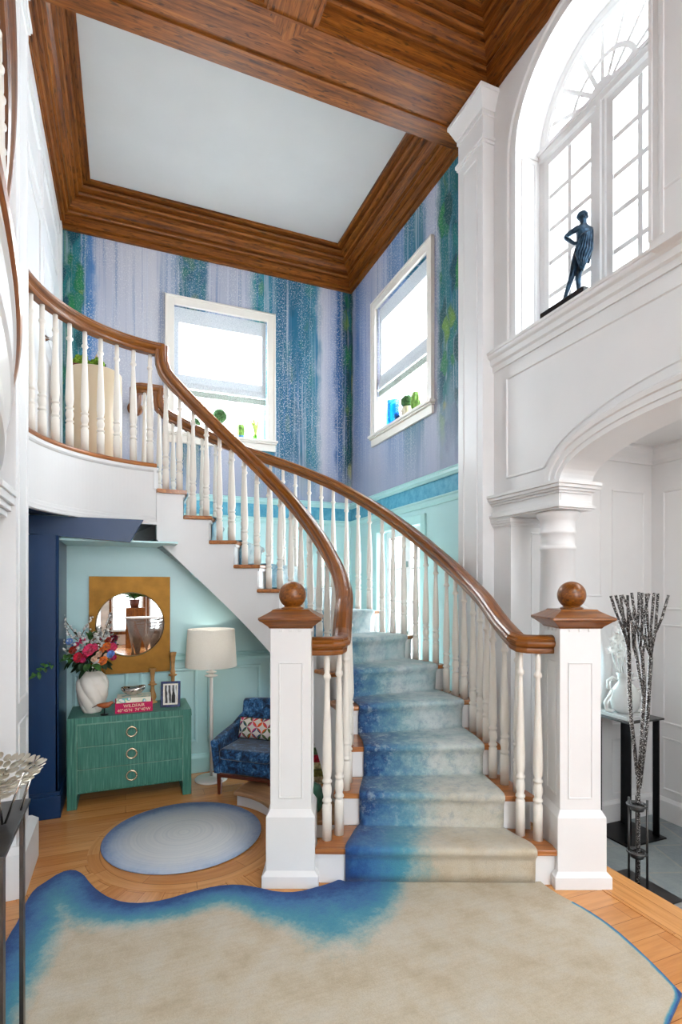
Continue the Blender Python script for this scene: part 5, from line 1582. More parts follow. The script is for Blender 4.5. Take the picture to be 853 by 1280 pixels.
# ---- blue velvet armchair
def velvet():
    t = NT('blue_velvet'); v = t.coord('Object', (1, 1, 1)); n = t.noise(v, 16, 6, 0.75, 0.6); n2 = t.noise(v, 60, 3)
    c = t.ramp(t.math('ADD', t.math('MULTIPLY', n, 0.8), t.math('MULTIPLY', n2, 0.2)), [(0.36, (8, 14, 26)), (0.46, (20, 50, 84)), (0.55, (44, 100, 156)), (0.64, (124, 170, 214))])
    t.bsdf(c, 0.55, 0.3, **{'Sheen Weight': 0.9, 'Sheen Roughness': 0.35}); return t.m
VELV = velvet()
CHC = Vector((0.955, 4.085, 0)); CR = radians(-40)
CM = Matrix.Translation(CHC) @ Matrix.Rotation(CR, 4, 'Z')
chair = thing('armchair', CHC, 'low blue crushed-velvet armchair on walnut legs beside the floor lamp', 'armchair')
hw, hd = 0.262, 0.235
m = MB(); m.box(-hw + .045, hw - .045, -hd + .01, hd - .03, 0.155, 0.265, CM); m.build('seat_base', VELV, chair, bevel=0.02, bseg=3)
m = MB(); m.box(-hw + .055, hw - .055, -hd - .012, hd - .075, 0.262, 0.345, CM); m.build('seat_cushion', VELV, chair, bevel=0.028, bseg=4)
for s in (-1, 1):
    m = MB()
    # arm: a wedge that flares outward and falls toward the front
    def ap(x_, y_, z_): return CM @ Vector((s * x_, y_, z_))
    st_ = []
    for y_, zt_, xo in ((-hd, 0.40, 0.0), (-hd + .12, 0.42, 0.006), (hd - .14, 0.455, 0.004), (hd - .05, 0.50, -0.008), (hd, 0.52, -0.015)):
        st_.append([ap(hw - .058, y_, 0.155), ap(hw - .012, y_, 0.155), ap(hw + .018 + xo, y_, zt_ - .012), ap(hw + .008 + xo, y_, zt_), ap(hw - .035, y_, zt_ - .004), ap(hw - .05, y_, zt_ - .025)])
    vs = [p for r_ in st_ for p in r_]; fs = []
    for j in range(4):
        for k in range(6): fs.append((j * 6 + k, j * 6 + (k + 1) % 6, (j + 1) * 6 + (k + 1) % 6, (j + 1) * 6 + k))
    fs += [tuple(range(6))[::-1], tuple(24 + k for k in range(6))]
    m.add(vs, fs); m.build('arm', VELV, chair, bevel=0.012, bseg=3)
m = MB(); rows_ = []
for i in range(9):
    x_ = -hw + .01 + (2 * hw - .02) * i / 8; c_ = 1 - (x_ / hw) ** 2
    yb = hd - .085 + .03 * c_
    rows_.append([Vector((x_, yb, 0.25)), Vector((x_, yb + .06, 0.25)), Vector((x_ * 1.06, yb + .155, 0.605 + .012 * c_)), Vector((x_ * 1.06, yb + .13, 0.62 + .012 * c_)), Vector((x_ * 1.05, yb + .095, 0.605 + .012 * c_))])
vs = [CM @ p for r_ in rows_ for p in r_]; fs = []
for j in range(8):
    for k in range(5): fs.append((j * 5 + k, j * 5 + (k + 1) % 5, (j + 1) * 5 + (k + 1) % 5, (j + 1) * 5 + k))
fs += [tuple(range(5))[::-1], tuple(40 + k for k in range(5))]
m.add(vs, fs); m.build('backrest', VELV, chair, bevel=0.012, bseg=3)
m = MB(); m.box(-hw + .05, hw - .05, -hd + .0, -hd + .02, 0.132, 0.157, CM); m.box(-hw + .05, -hw + .07, -hd, hd - .02, 0.132, 0.157, CM); m.box(hw - .07, hw - .05, -hd, hd - .02, 0.132, 0.157, CM); m.box(-hw + .05, hw - .05, hd - .05, hd - .03, 0.132, 0.157, CM)
m.build('base_rail', DARKW, chair, grain=(cos(CR), sin(CR), 0), bevel=0.004)
for sx in (-1, 1):
    for sy in (-1, 1):
        m = MB(); b_ = CM @ Matrix.Translation((sx * (hw - .055), sy * (hd - .03) - .01, 0))
        vs = []
        for (w_, z_, o_) in ((0.022, 0.107 if (sx, sy) == (1, -1) else 0.0, .02 if sy > 0 else -.006), (0.038, 0.155, 0.0)):
            for (a, c) in ((-1, -1), (1, -1), (1, 1), (-1, 1)): vs.append(b_ @ Vector((a * w_ / 2, c * w_ / 2 + o_, z_)))
        m.add(vs, [(3, 2, 1, 0), (4, 5, 6, 7), (0, 1, 5, 4), (1, 2, 6, 5), (2, 3, 7, 6), (3, 0, 4, 7)]); m.build('leg', DARKW, chair, bevel=0.003)
def pillow_mat():
    t = NT('petal_print'); tc = t.n('ShaderNodeTexCoord'); sp = t.n('ShaderNodeSeparateXYZ'); t.l(tc.outputs['UV'], sp.inputs[0])
    # interlocking almond petals on white: |sin| lenses on a diagonal lattice
    gx = t.math('MULTIPLY', sp.outputs[0], 3.4); gy = t.math('MULTIPLY', sp.outputs[1], 1.8)
    col = None
    res = (238, 232, 224)
    def lens(a, b):
        fa = t.math('SUBTRACT', t.math('FRACT', a), 0.5); fb = t.math('SUBTRACT', t.math('FRACT', b), 0.5)
        wdt = t.math('SUBTRACT', 0.17, t.math('MULTIPLY', t.math('MULTIPLY', fa, fa), 0.72))
        return t.math('GREATER_THAN', wdt, t.math('ABSOLUTE', fb))
    a1 = t.math('ADD', gx, gy); b1 = t.math('SUBTRACT', gx, gy)
    vo = t.n('ShaderNodeTexWhiteNoise', noise_dimensions='2D'); cb = t.n('ShaderNodeCombineXYZ')
    t.l(t.math('FLOOR', a1), cb.inputs[0]); t.l(t.math('FLOOR', b1), cb.inputs[1]); t.l(cb.outputs[0], vo.inputs['Vector'])
    pc = t.ramp(vo.outputs['Value'], [(0.0, (226, 70, 128)), (0.25, (110, 128, 52)), (0.45, (70, 92, 122)), (0.6, (232, 98, 48)), (0.75, (206, 74, 112)), (0.9, (96, 120, 70))], 'CONSTANT')
    m1 = lens(a1, t.math('ADD', b1, 0.5)); m2 = lens(b1, t.math('ADD', a1, 0.5))
    c = t.mix(m1, res, pc); c = t.mix(m2, c, pc)
    t.bsdf(c, 0.8, 0.15); return t.m
pl = thing('throw_pillow', CM @ Vector((-0.06, 0.06, 0.35)), 'white lumbar pillow with colourful petal print on the blue armchair', 'pillow')
m = MB(); nx, ny = 14, 8; PM = CM @ Matrix.Translation((-0.045, 0.055, 0.435)) @ Matrix.Rotation(radians(-14), 4, 'X')
vs, fs, uvs = [], [], []
for side in (-1, 1):
    for j in range(ny + 1):
        for i in range(nx + 1):
            a, b = 2 * i / nx - 1, 2 * j / ny - 1
            th_ = 0.042 * max(0, (1 - a ** 4) * (1 - b ** 4)) ** 0.6
            vs.append(PM @ Vector((a * 0.15 * (1 - 0.03 * (1 - abs(b))), side * th_, b * 0.082 * (1 - 0.04 * (1 - abs(a))))))
    o_ = 0 if side < 0 else (nx + 1) * (ny + 1)
    for j in range(ny):
        for i in range(nx):
            q = (o_ + j * (nx + 1) + i, o_ + j * (nx + 1) + i + 1, o_ + (j + 1) * (nx + 1) + i + 1, o_ + (j + 1) * (nx + 1) + i)
            fs.append(q); uvs.append([(i / nx, j / ny), ((i + 1) / nx, j / ny), ((i + 1) / nx, (j + 1) / ny), (i / nx, (j + 1) / ny)])
m.add(vs, fs, uvs, True); m.build('cushion', pillow_mat(), pl)
m = MB(); m.tube([PM @ Vector((a * 0.149, 0, b * 0.081)) for a, b in ((-1, -1), (0, -.97), (1, -1), (.98, 0), (1, 1), (0, .97), (-1, 1), (-.98, 0), (-1, -1))], 0.004, 6); m.build('piping', plain('striped_cord', (60, 60, 60), 0.8, 0.2, 0.7, 300), pl)

# ---- things tucked under the stair
GLZ = plain('green_glaze', (62, 110, 90), 0.2, 0.6, 0.15, 20)
m = MB(); m.lathe([(0, 0), (0.07, 0), (0.085, 0.02), (0.094, 0.07), (0.092, 0.12), (0.075, 0.155), (0.045, 0.172), (0, 0.176)], (0, 0, 0), 32)
gs = m.build('garden_stool', GLZ); gx = cp(-0.205, 3.46); gs.location = (gx[0], gx[1], 0.106); tag(gs, 'small rounded green glazed stool behind the left newel post', 'stool')
cols = [((206, 190, 150), 'tan'), ((120, 128, 70), 'olive'), ((226, 206, 150), 'cream'), ((176, 34, 56), 'red'), ((92, 120, 84), 'green'), ((200, 204, 196), 'grey')]
zz = 0.0; bxy = cp(-0.30, 4.20)
for i, (c_, n_) in enumerate(cols):
    pos = ('lowest', 'second from the bottom', 'third from the bottom', 'fourth from the bottom', 'second from the top', 'topmost')[i]
    book('book', (bxy[0] - 0.01 * (i % 2), bxy[1] + 0.006 * i, zz), 0.24 - 0.008 * i, 0.17, 0.055, radians(-22 + 3 * (i % 3)), plain('cloth_' + n_, c_, 0.6, 0.3, 0.3, 40), 'thick %s book, %s in the stack under the stairs' % (n_, pos), 'books stacked under the stairs')
    zz += 0.0555

# ---- landing: drum pedestal and what stands on it
pc_ = Vector((-0.249, 5.17, LAND))
m = MB(); m.lathe([(0, 0), (0.212, 0), (0.22, 0.008), (0.22, 0.925), (0.212, 0.935), (0, 0.935)], (0, 0, 0), 56)
pd = m.build('drum_pedestal', paint('cream_lacquer', (206, 186, 156), 0.35, 0.5, 0.01)); pd.location = pc_; tag(pd, 'tall cream cylinder pedestal standing on the upper landing', 'pedestal')
zp = LAND + 0.935
MOSS = plain('moss', (92, 118, 40), 0.9, 0.1, 0.55, 60, bump=0.6)
mp_ = thing('moss_planter', (pc_.x - 0.05, pc_.y - 0.08, zp), 'low tray of green moss and tiny shrubs on the cream pedestal', 'plant')
m = MB(); m.box(pc_.x - 0.17, pc_.x + 0.06, pc_.y - 0.14, pc_.y - 0.04, zp, zp + 0.02); m.build('tray', DARKW, mp_, bevel=0.004)
for i in range(14):
    m = MB(); r_ = rnd.uniform(.018, .034); m.ball((pc_.x - 0.16 + 0.0165 * i, pc_.y - 0.09 + rnd.uniform(-.03, .03), zp + 0.02 + r_ * 0.9 + rnd.uniform(0, .03)), r_, nu=10, nv=7, fn=lambda p: 1 + rnd.uniform(-.14, .14)); m.build('shrub', MOSS, mp_)
sh_ = thing('shell_fan', (pc_.x - 0.02, pc_.y + 0.0, zp), 'upright tan pointed fan ornament on the cream pedestal', 'ornament')
m = MB(); b0 = Vector((pc_.x - 0.055, pc_.y + 0.0, zp)); m.add([b0 + Vector(p) for p in ((0, -.008, .012), (.075, -.008, .012), (.085, -.006, .10), (.07, -.004, .185), (.035, -.006, .09), (0, .008, .012), (.075, .008, .012), (.085, .006, .10), (.07, .004, .185), (.035, .006, .09))], [(4, 3, 2, 1, 0), (5, 6, 7, 8, 9), (0, 1, 6, 5), (1, 2, 7, 6), (2, 3, 8, 7), (3, 4, 9, 8), (4, 0, 5, 9)]); m.build('fan', plain('tan_sail', (196, 164, 122), 0.6, 0.3), sh_, bevel=0.003)
m = MB(); m.box(b0.x - 0.01, b0.x + 0.09, b0.y - .02, b0.y + .02, zp, zp + 0.012); m.build('stand', DARKW, sh_)
bt = thing('model_boat', (pc_.x + 0.10, pc_.y + 0.09, zp), 'small dark blue model boat on the right of the pedestal top', 'ornament')
b1 = Vector((pc_.x + 0.10, pc_.y + 0.09, zp))
m = MB(); vs = []
for i in range(7):
    t_ = i / 6 * 2 - 1; w_ = .03 * (1 - abs(t_) ** 2.5) + .002; vs += [b1 + Vector((t_ * .08, -w_, .04 + .015 * t_ * t_)), b1 + Vector((t_ * .07, -w_ * .4, .0)), b1 + Vector((t_ * .07, w_ * .4, .0)), b1 + Vector((t_ * .08, w_, .04 + .015 * t_ * t_))]
fs = []
for i in range(6):
    for k in range(4): fs.append((i * 4 + k, i * 4 + (k + 1) % 4, (i + 1) * 4 + (k + 1) % 4, (i + 1) * 4 + k))
fs += [(0, 1, 2, 3), (24, 25, 26, 27)]
m.add(vs, fs); m.build('hull', NAVY, bt)
m = MB(); m.box(b1.x - .03, b1.x + .02, b1.y - .014, b1.y + .014, zp + .03, zp + .06); m.tube([b1 + Vector((-.02, 0, .05)), b1 + Vector((-.02, 0, .13))], .006, 8); m.build('cabin', NAVY, bt)

# ---- window sill ornaments
TOP = plain('clipped_topiary', (62, 90, 56), 0.9, 0.1, 0.4, 80, bump=0.8)
STONE = plain('pale_stone', (206, 196, 176), 0.7, 0.2, 0.12, 30)
CACT = plain('cactus_skin', (112, 150, 70), 0.6, 0.3, 0.3, 30)
def rough_ball(m, c, r, sz=1): m.ball(c, r, sz=sz, nu=22, nv=14, fn=lambda p: 1 + rnd.uniform(-.05, .05))
SR = 3.194 + 0.0005
BG = glass_pane('blue_glass', (120, 200, 244)); TG = glass_pane('teal_glass', (110, 190, 200)); GG = glass_pane('green_glass', (190, 225, 170))
def glassvase(name, c, r, h, mat, lab, floor_=0.02):
    m = MB(); m.lathe([(0, 0), (r, 0), (r, h), (r - .006, h), (r - .006, floor_), (0, floor_)], (0, 0, 0), 32, smooth=False); o = m.build(name, mat); o.location = c
    for p in o.data.polygons: p.use_smooth = len(p.vertices) == 4
    return tag(o, lab, 'vase')
glassvase('glass_vase', (2.585, 4.93, SR), 0.072, 0.285, BG, 'tall blue glass cylinder vase on the right bay window sill')
glassvase('glass_tumbler', (2.545, 4.775, SR), 0.036, 0.10, TG, 'small teal glass tumbler on the right sill beside the blue cylinder')
tp = thing('topiary', (2.57, 4.62, SR), 'round clipped topiary in a pale stone face pot on right sill', 'plant')
m = MB(); m.lathe([(0, 0), (0.04, 0), (0.052, 0.03), (0.058, 0.075), (0.054, 0.11), (0.046, 0.128), (0.04, 0.128), (0, 0.11)], (2.57, 4.62, SR), 24)
for (dy, dz_, r_) in ((0.0, 0.075, .012), (0.022, 0.09, .009), (-0.022, 0.09, .009), (0.0, 0.05, .012)): m.ball((2.57 - 0.052, 4.62 + dy, SR + dz_), r_, nu=10, nv=6)
m.build('face_pot', STONE, tp)
m = MB(); rough_ball(m, (2.57, 4.62, SR + 0.178), 0.062); m.build('foliage', TOP, tp)
ct = thing('cactus', (2.57, 4.45, SR), 'green stubby cactus in a small pot on the right bay sill', 'plant')
m = MB(); m.lathe([(0, 0), (0.038, 0), (0.046, 0.05), (0.04, 0.052), (0, 0.045)], (2.57, 4.45, SR), 20); m.build('pot', STONE, ct)
m = MB()
rib = lambda a, z: 1 + 0.10 * cos(8 * a)
m.lathe([(0.028, 0.03), (0.045, 0.07), (0.05, 0.12), (0.045, 0.17), (0.028, 0.21), (0.0, 0.222)], (2.57, 4.45, SR), 48, twist=rib); m.lathe([(0.014, 0.04), (0.024, 0.07), (0.024, 0.10), (0.012, 0.12), (0, 0.124)], (2.56, 4.385, SR), 32, twist=rib); m.build('body', CACT, ct)
YS = 5.97
tp = thing('topiary', (0.965, YS, SR), 'round clipped topiary ball rising above the rail at the back window', 'plant')
m = MB(); m.lathe([(0, 0), (0.045, 0), (0.06, 0.10), (0.054, 0.11), (0, 0.10)], (0.965, YS, SR), 24); m.build('pot', STONE, tp)
m = MB(); m.tube([(0.965, YS, SR + .09), (0.965, YS, SR + .19)], .006, 8); m.build('trunk', TWIG, tp)
m = MB(); rough_ball(m, (0.965, YS, SR + 0.245), 0.076); m.build('foliage', TOP, tp)
tp = thing('topiary', (0.70, YS, SR), 'small low clipped shrub at the left end of the back sill', 'plant')
m = MB(); m.lathe([(0, 0), (0.04, 0), (0.05, 0.09), (0.045, 0.095), (0, 0.09)], (0.70, YS, SR), 24); m.build('pot', STONE, tp)
m = MB(); rough_ball(m, (0.70, YS, SR + 0.135), 0.055); m.build('foliage', TOP, tp)
ct = thing('cactus', (1.20, YS, SR), 'ribbed green cactus in a pot at the back window', 'plant')
m = MB(); m.lathe([(0, 0), (0.035, 0), (0.042, 0.05), (0.036, 0.052), (0, 0.045)], (1.20, YS, SR), 20); m.build('pot', plain('blue_pot', (70, 130, 190), 0.3, 0.5), ct)
m = MB(); m.lathe([(0.028, 0.03), (0.04, 0.06), (0.042, 0.13), (0.032, 0.175), (0.0, 0.19)], (1.20, YS, SR), 48, twist=rib); m.build('body', CACT, ct)
lb = thing('leaf_spray', (1.36, YS, SR), 'pale yellow-green leaf blades in a glass at the back sill right end', 'plant')
m = MB(); m.lathe([(0, 0), (0.028, 0), (0.03, 0.08), (0.026, 0.08), (0.024, 0.012), (0, 0.01)], (1.36, YS, SR), 20); m.build('glass', GG, lb)
m = MB()
for i in range(6): leaf(m, (1.36, YS, SR + .02), (1.36 + rnd.uniform(-.07, .07), YS + rnd.uniform(-.03, .02), SR + rnd.uniform(.2, .28)), .014)
m.build('blade', plain('lime_leaf', (190, 208, 110), 0.6, 0.3, 0.2), lb, recalc=False)

# ---- bronze statue in the arched window
BRZ = NT('dark_bronze'); nb_ = BRZ.noise(BRZ.coord('Object', (1, 1, 1)), 40, 4)
BRZ.bsdf(BRZ.ramp(nb_, [(0.3, (24, 38, 56)), (0.7, (58, 88, 112))]), 0.3, 0.5, 0.7); BRZ = BRZ.m
def skin(name, J, E, R, mat, parent, root, sub=2, rot=True):
    """one continuous figure grown round a jointed skeleton"""
    names = list(J); idx = {n_: i for i, n_ in enumerate(names)}
    me = bpy.data.meshes.new(name); me.from_pydata([tuple(J[n_]) for n_ in names], [(idx[a], idx[b]) for a, b in E], [])
    o = bpy.data.objects.new(name, me); COL.objects.link(o)
    md = o.modifiers.new('Skin', 'SKIN'); md.use_smooth_shade = True; md.branch_smoothing = 0.4
    lay = me.skin_vertices[0] if me.skin_vertices else None
    for n_ in names:
        d_ = me.skin_vertices[0].data[idx[n_]]; r_ = R[n_]; d_.radius = r_ if isinstance(r_, tuple) else (r_, r_); d_.use_root = (n_ == root)
    s_ = o.modifiers.new('Sub', 'SUBSURF'); s_.levels = sub; s_.render_levels = sub
    dg = bpy.context.evaluated_depsgraph_get(); dg.update()
    me2 = bpy.data.meshes.new_from_object(o.evaluated_get(dg)); bpy.data.objects.remove(o)
    me2.name = name; me2.materials.clear(); me2.materials.append(mat)
    for p in me2.polygons: p.use_smooth = True
    q = bpy.data.objects.new(name, me2); COL.objects.link(q)
    if parent: par(q, parent)
    return q
SB = Vector((2.492, 2.42, 3.204))
stt = thing('bronze_statue', SB, 'dark bronze statue of a standing draped figure, hand on hip, in the arched window', 'statue')
DS = SB.x * SY + SB.y * CY
def sp_(u, v, dd=0.0): return at(u, v, DS + dd)
J = dict(pelvis=sp_(724.5, 318), waist=sp_(727, 307), chest=sp_(729.5, 294), neckb=sp_(730, 284.5), neck=sp_(729.6, 280), skull=sp_(729, 272.5), crown=sp_(728.6, 267),
         shl=sp_(722, 285.5, -.01), ell=sp_(706, 297, .02), wrl=sp_(718.5, 304.5, -.02), hal=sp_(724, 303.5, -.035),
         shr=sp_(738.5, 287, .01), elr=sp_(739.5, 304, .02), wrr=sp_(738, 318, -.01), har=sp_(736.5, 325, -.02),
         hipl=sp_(720.5, 321, .0), knl=sp_(715.5, 345, -.01), anl=sp_(706, 374, .03), tol=sp_(702.5, 378.5, -.005),
         hipr=sp_(727.5, 321, .0), knr=sp_(723, 346, -.025), anr=sp_(724.5, 368, -.01), tor=sp_(724, 371.5, -.045))
E = [('pelvis', 'waist'), ('waist', 'chest'), ('chest', 'neckb'), ('neckb', 'neck'), ('neck', 'skull'), ('skull', 'crown'), ('neckb', 'shl'), ('shl', 'ell'), ('ell', 'wrl'), ('wrl', 'hal'), ('neckb', 'shr'), ('shr', 'elr'), ('elr', 'wrr'), ('wrr', 'har'),
     ('pelvis', 'hipl'), ('hipl', 'knl'), ('knl', 'anl'), ('anl', 'tol'), ('pelvis', 'hipr'), ('hipr', 'knr'), ('knr', 'anr'), ('anr', 'tor')]
k_ = 0.31
R = dict(pelvis=.042, waist=.036, chest=.043, neckb=.026, neck=.016, skull=.027, crown=.02, shl=.021, ell=.0135, wrl=.0105, hal=.010, shr=.021, elr=.0135, wrr=.010, har=.010, hipl=.028, knl=.0185, anl=.0115, tol=.009, hipr=.028, knr=.0185, anr=.0115, tor=.009)
body = skin('body', J, E, R, BRZ, stt, 'pelvis')
m = MB()
fv = Vector((-SY, -CY, 0)); rv = Vector((CY, -SY, 0))
hd_ = sp_(728.8, 271.5)
m.ball(hd_ + fv * 0.026 + rv * -0.004 + Vector((0, 0, -.002)), .006, sz=1.5, nu=10, nv=8)
for s_ in (-1, 1): m.ball(hd_ + rv * (0.028 * s_) + Vector((0, 0, 0.002)), .007, sx=.6, sz=1.3, nu=8, nv=6); m.ball(hd_ + fv * .023 + rv * (.010 * s_) + Vector((0, 0, .006)), .0045, nu=8, nv=6)
m.ball(hd_ + fv * .024 + Vector((0, 0, -.014)), .0055, sx=1.6, sz=.6, nu=10, nv=6)
m.build('face', BRZ, stt)
m = MB(); m.ball(hd_ + Vector((0, 0, 0.009)) - fv * 0.006, .0325, sz=.95, nu=22, nv=14, fn=lambda p: 1 + 0.03 * sin(p.x * 900) * sin(p.z * 700) if p.z > -0.004 else 0.86); m.build('hair', BRZ, stt)
m = MB()
for hnd, base, dr in (('hal', 'wrl', 1), ('har', 'wrr', 1)):
    a, b = J[base], J[hnd]; dv = (b - a).normalized(); sd_ = dv.cross(fv).normalized()
    for f_ in range(4):
        o_ = sd_ * (f_ - 1.5) * 0.0042; L_ = (.019, .022, .021, .016)[f_]
        m.tube([b + o_, b + o_ + dv * L_ * .6 - fv * .003, b + o_ + dv * L_ - fv * .009], [.0026, .0024, .0018], 6)
    m.tube([a.lerp(b, .5) + sd_ * .006, b + sd_ * .014 + fv * .004, b + sd_ * .013 + fv * .006 + dv * .008], [.003, .0026, .002], 6)
m.build('fingers', BRZ, stt)
# drapery from the right shoulder across the body to the thigh
m = MB(); vs, fs = [], []
nA, nB = 18, 14
for j in range(nB + 1):
    t_ = j / nB
    ul = 727 + (718.5 - 727) * min(1, t_ * 1.6) if t_ < .55 else 718.2 + (725.5 - 718.2) * (t_ - .55) / .45
    ur = 740.2 + 1.2 * sin(t_ * pi) - 11.5 * max(0, t_ - .5) / .5
    vtop = 285; vv = vtop + (336 - vtop) * t_
    for i in range(nA + 1):
        f_ = i / nA; u_ = ul + (ur - ul) * f_; fold = .0055 * sin(i * 2.1 + t_ * 7) * min(1, .3 + t_ * 2)
        sag = 7 * (f_ if t_ < .5 else f_) * t_
        vs.append(sp_(u_, vv + sag * (0.4) - (1 - f_) * 0 + (1 - f_) * 14 * max(0, .55 - t_), -.048 - .012 * sin(pi * f_) - fold))
for j in range(nB):
    for i in range(nA): fs.append((j * (nA + 1) + i, j * (nA + 1) + i + 1, (j + 1) * (nA + 1) + i + 1, (j + 1) * (nA + 1) + i))
m.add(vs, fs, None, True); dr_ = m.build('drapery', BRZ, stt, recalc=False); so_ = dr_.modifiers.new('Solid', 'SOLIDIFY'); so_.thickness = .006; so_.offset = 0
m = MB(); m.box(SB.x - .105, SB.x + .07, SB.y - .15, SB.y + .19, SB.z, SB.z + .042); m.box(SB.x - .09, SB.x + .06, SB.y - .13, SB.y + .14, SB.z + .042, SB.z + .054); m.build('base', plain('black_marble', (16, 16, 20), 0.2, 0.5, 0.3), stt, bevel=0.003)

# ---- steel console, left foreground, and the silver leaf bowl
cl = thing('console_table', (-0.44, 1.82, 0), 'dark steel console table with flat bar legs at lower left foreground', 'table')
m = MB(); m.box(-0.585, -0.292, 1.615, 2.03, 0.838, 0.85); m.build('tabletop', STEEL, cl, bevel=0.0015)
for (lx_, ly_) in ((-0.312, 1.69), (-0.312, 2.00), (-0.56, 1.69), (-0.56, 2.00)):
    m = MB(); m.box(lx_ - .006, lx_ + .006, ly_ - .017, ly_ + .017, 0.026, 0.838); m.build('leg', STEEL, cl)
m = MB(); m.box(-0.58, -0.296, 1.63, 2.02, 0.0165, 0.026); m.build('base_plate', BLACKST, cl, bevel=0.002)
SILV = metal('silver_leaf', (214, 206, 190), 0.28)
lbw = thing('leaf_bowl', (-0.385, 1.895, 0.85), 'silver bowl of overlapping metal leaves on splayed legs, on the left console', 'bowl')
bc = Vector((-0.385, 1.895, 0.85))
m = MB()
for ring_ in range(8):
    r_ = .018 + .0175 * ring_; cnt = max(5, int(2 * pi * r_ / .021)); tl = 8 + 4.5 * ring_; z_ = .062 + 4.2 * r_ * r_
    for i in range(cnt):
        a = 2 * pi * i / cnt + ring_ * 0.37; dv = Vector((cos(a), sin(a), 0)); c_ = bc + dv * r_ + Vector((0, 0, z_ + .006 * rnd.uniform(-1, 1)))
        ax = (dv * cos(radians(tl)) + Vector((0, 0, sin(radians(tl))))).normalized(); sd_ = Vector((-sin(a), cos(a), 0)); nm = sd_.cross(ax)
        L_, w_ = .017, .0105; vs = []
        for k in range(10):
            an = 2 * pi * k / 10; vs.append(c_ + ax * L_ * cos(an) + sd_ * w_ * sin(an) + nm * (.004 * cos(an)))
        vs += [q_ + nm * .0015 for q_ in vs]
        m.add(vs, [tuple(range(10))[::-1], tuple(range(10, 20))] + [(k, (k + 1) % 10, 10 + (k + 1) % 10, 10 + k) for k in range(10)])
m.build('leaf_lattice', SILV, lbw)
for i in range(5):
    a = 2 * pi * i / 5 + 0.35
    m = MB(); dv = Vector((cos(a), sin(a), 0)); s2 = Vector((-sin(a), cos(a), 0)); f_ = bc + dv * .085 + Vector((0, 0, .004))
    m.tube([bc + dv * .135 + s2 * .03 + Vector((0, 0, .155)), f_ + s2 * .004, f_ - s2 * .004, bc + dv * .112 - s2 * .03 + Vector((0, 0, .12))], .0035, 6); m.build('leg', CHROME, lbw)

# ---- entry: steel console with glass sculpture
cr = thing('console_table', (3.31, 2.75, -0.2), 'blackened steel console with bar legs in the entry behind the right newel', 'table')
m = MB(); m.box(3.13, 3.475, 2.595, 2.905, 0.628, 0.64); m.build('tabletop', STEEL, cr, bevel=0.0015)
m = MB(); m.box(3.12, 3.49, 2.59, 2.91, -0.2, -0.19); m.build('base_plate', BLACKST, cr, bevel=0.0015)
for (lx_, ly_, w_) in ((3.155, 2.62, .012), (3.45, 2.64, .012), (3.155, 2.86, .012), (3.40, 2.86, .012)):
    m = MB(); m.box(lx_ - w_ / 2, lx_ + w_ / 2, ly_ - .022, ly_ + .022, -0.19, 0.628); m.build('leg', BLACKST, cr)
CG = glass_obj('clear_glass', (238, 240, 236), 0.08)
CG.node_tree.nodes['Principled BSDF'].inputs['Transmission Weight'].default_value = 0.6
gsl = thing('glass_block', (3.27, 2.72, 0.64), 'thick clear glass slab lying on the entry console', 'slab')
m = MB(); m.box(3.15, 3.36, 2.62, 2.86, 0.6405, 0.668); m.build('slab', CG, gsl, bevel=0.003)
gv = thing('glass_vase', (3.262, 2.745, 0.668), 'ornate clear glass vase sculpture with looped handles and glass flowers', 'vase')
GC = Vector((3.262, 2.735, 0.6685))
m = MB(); m.lathe([(0, 0), (0.06, 0), (0.085, 0.03), (0.098, 0.09), (0.09, 0.15), (0.06, 0.195), (0.042, 0.215), (0.046, 0.25), (0.058, 0.28), (0.052, 0.282), (0.04, 0.25), (0.036, 0.215), (0.054, 0.19), (0.082, 0.15), (0.09, 0.09), (0.078, 0.035), (0.05, 0.012), (0, 0.01)], GC, 36)
m.build('body', CG, gv)
rv3, fv3 = Vector((CY, -SY, 0)), Vector((-SY, -CY, 0))
for s_ in (-1, 1):
    m = MB(); m.tube([GC + rv3 * (s_ * a) + Vector((0, 0, b)) for a, b in ((.05, .23), (.085, .245), (.118, .22), (.115, .17), (.09, .16), (.105, .12), (.135, .07), (.125, .02), (.09, .012), (.07, .03))], [.010, .013, .014, .013, .012, .014, .016, .016, .014, .010], 10); m.build('handle', CG, gv)
for i, (a, b) in enumerate(((-.05, .42), (-.02, .50), (-.075, .52), (.015, .40), (-.045, .60), (-.10, .45), (.0, .57))):
    m = MB(); c_ = GC + rv3 * a + Vector((0, 0, b)); m.tube([GC + Vector((0, 0, .2)), GC + rv3 * a * .6 + Vector((0, 0, b * .7)), c_], [.007, .006, .006], 8)
    for k in range(6):
        an = 2 * pi * k / 6 + i; dv = rv3 * cos(an) + Vector((0, 0, 1)) * sin(an) + fv3 * .5; leaf(m, c_, c_ + dv * .05, .015, 0.2, fv3)
    fl_ = m.build('glass_flower', CG, gv, recalc=False)
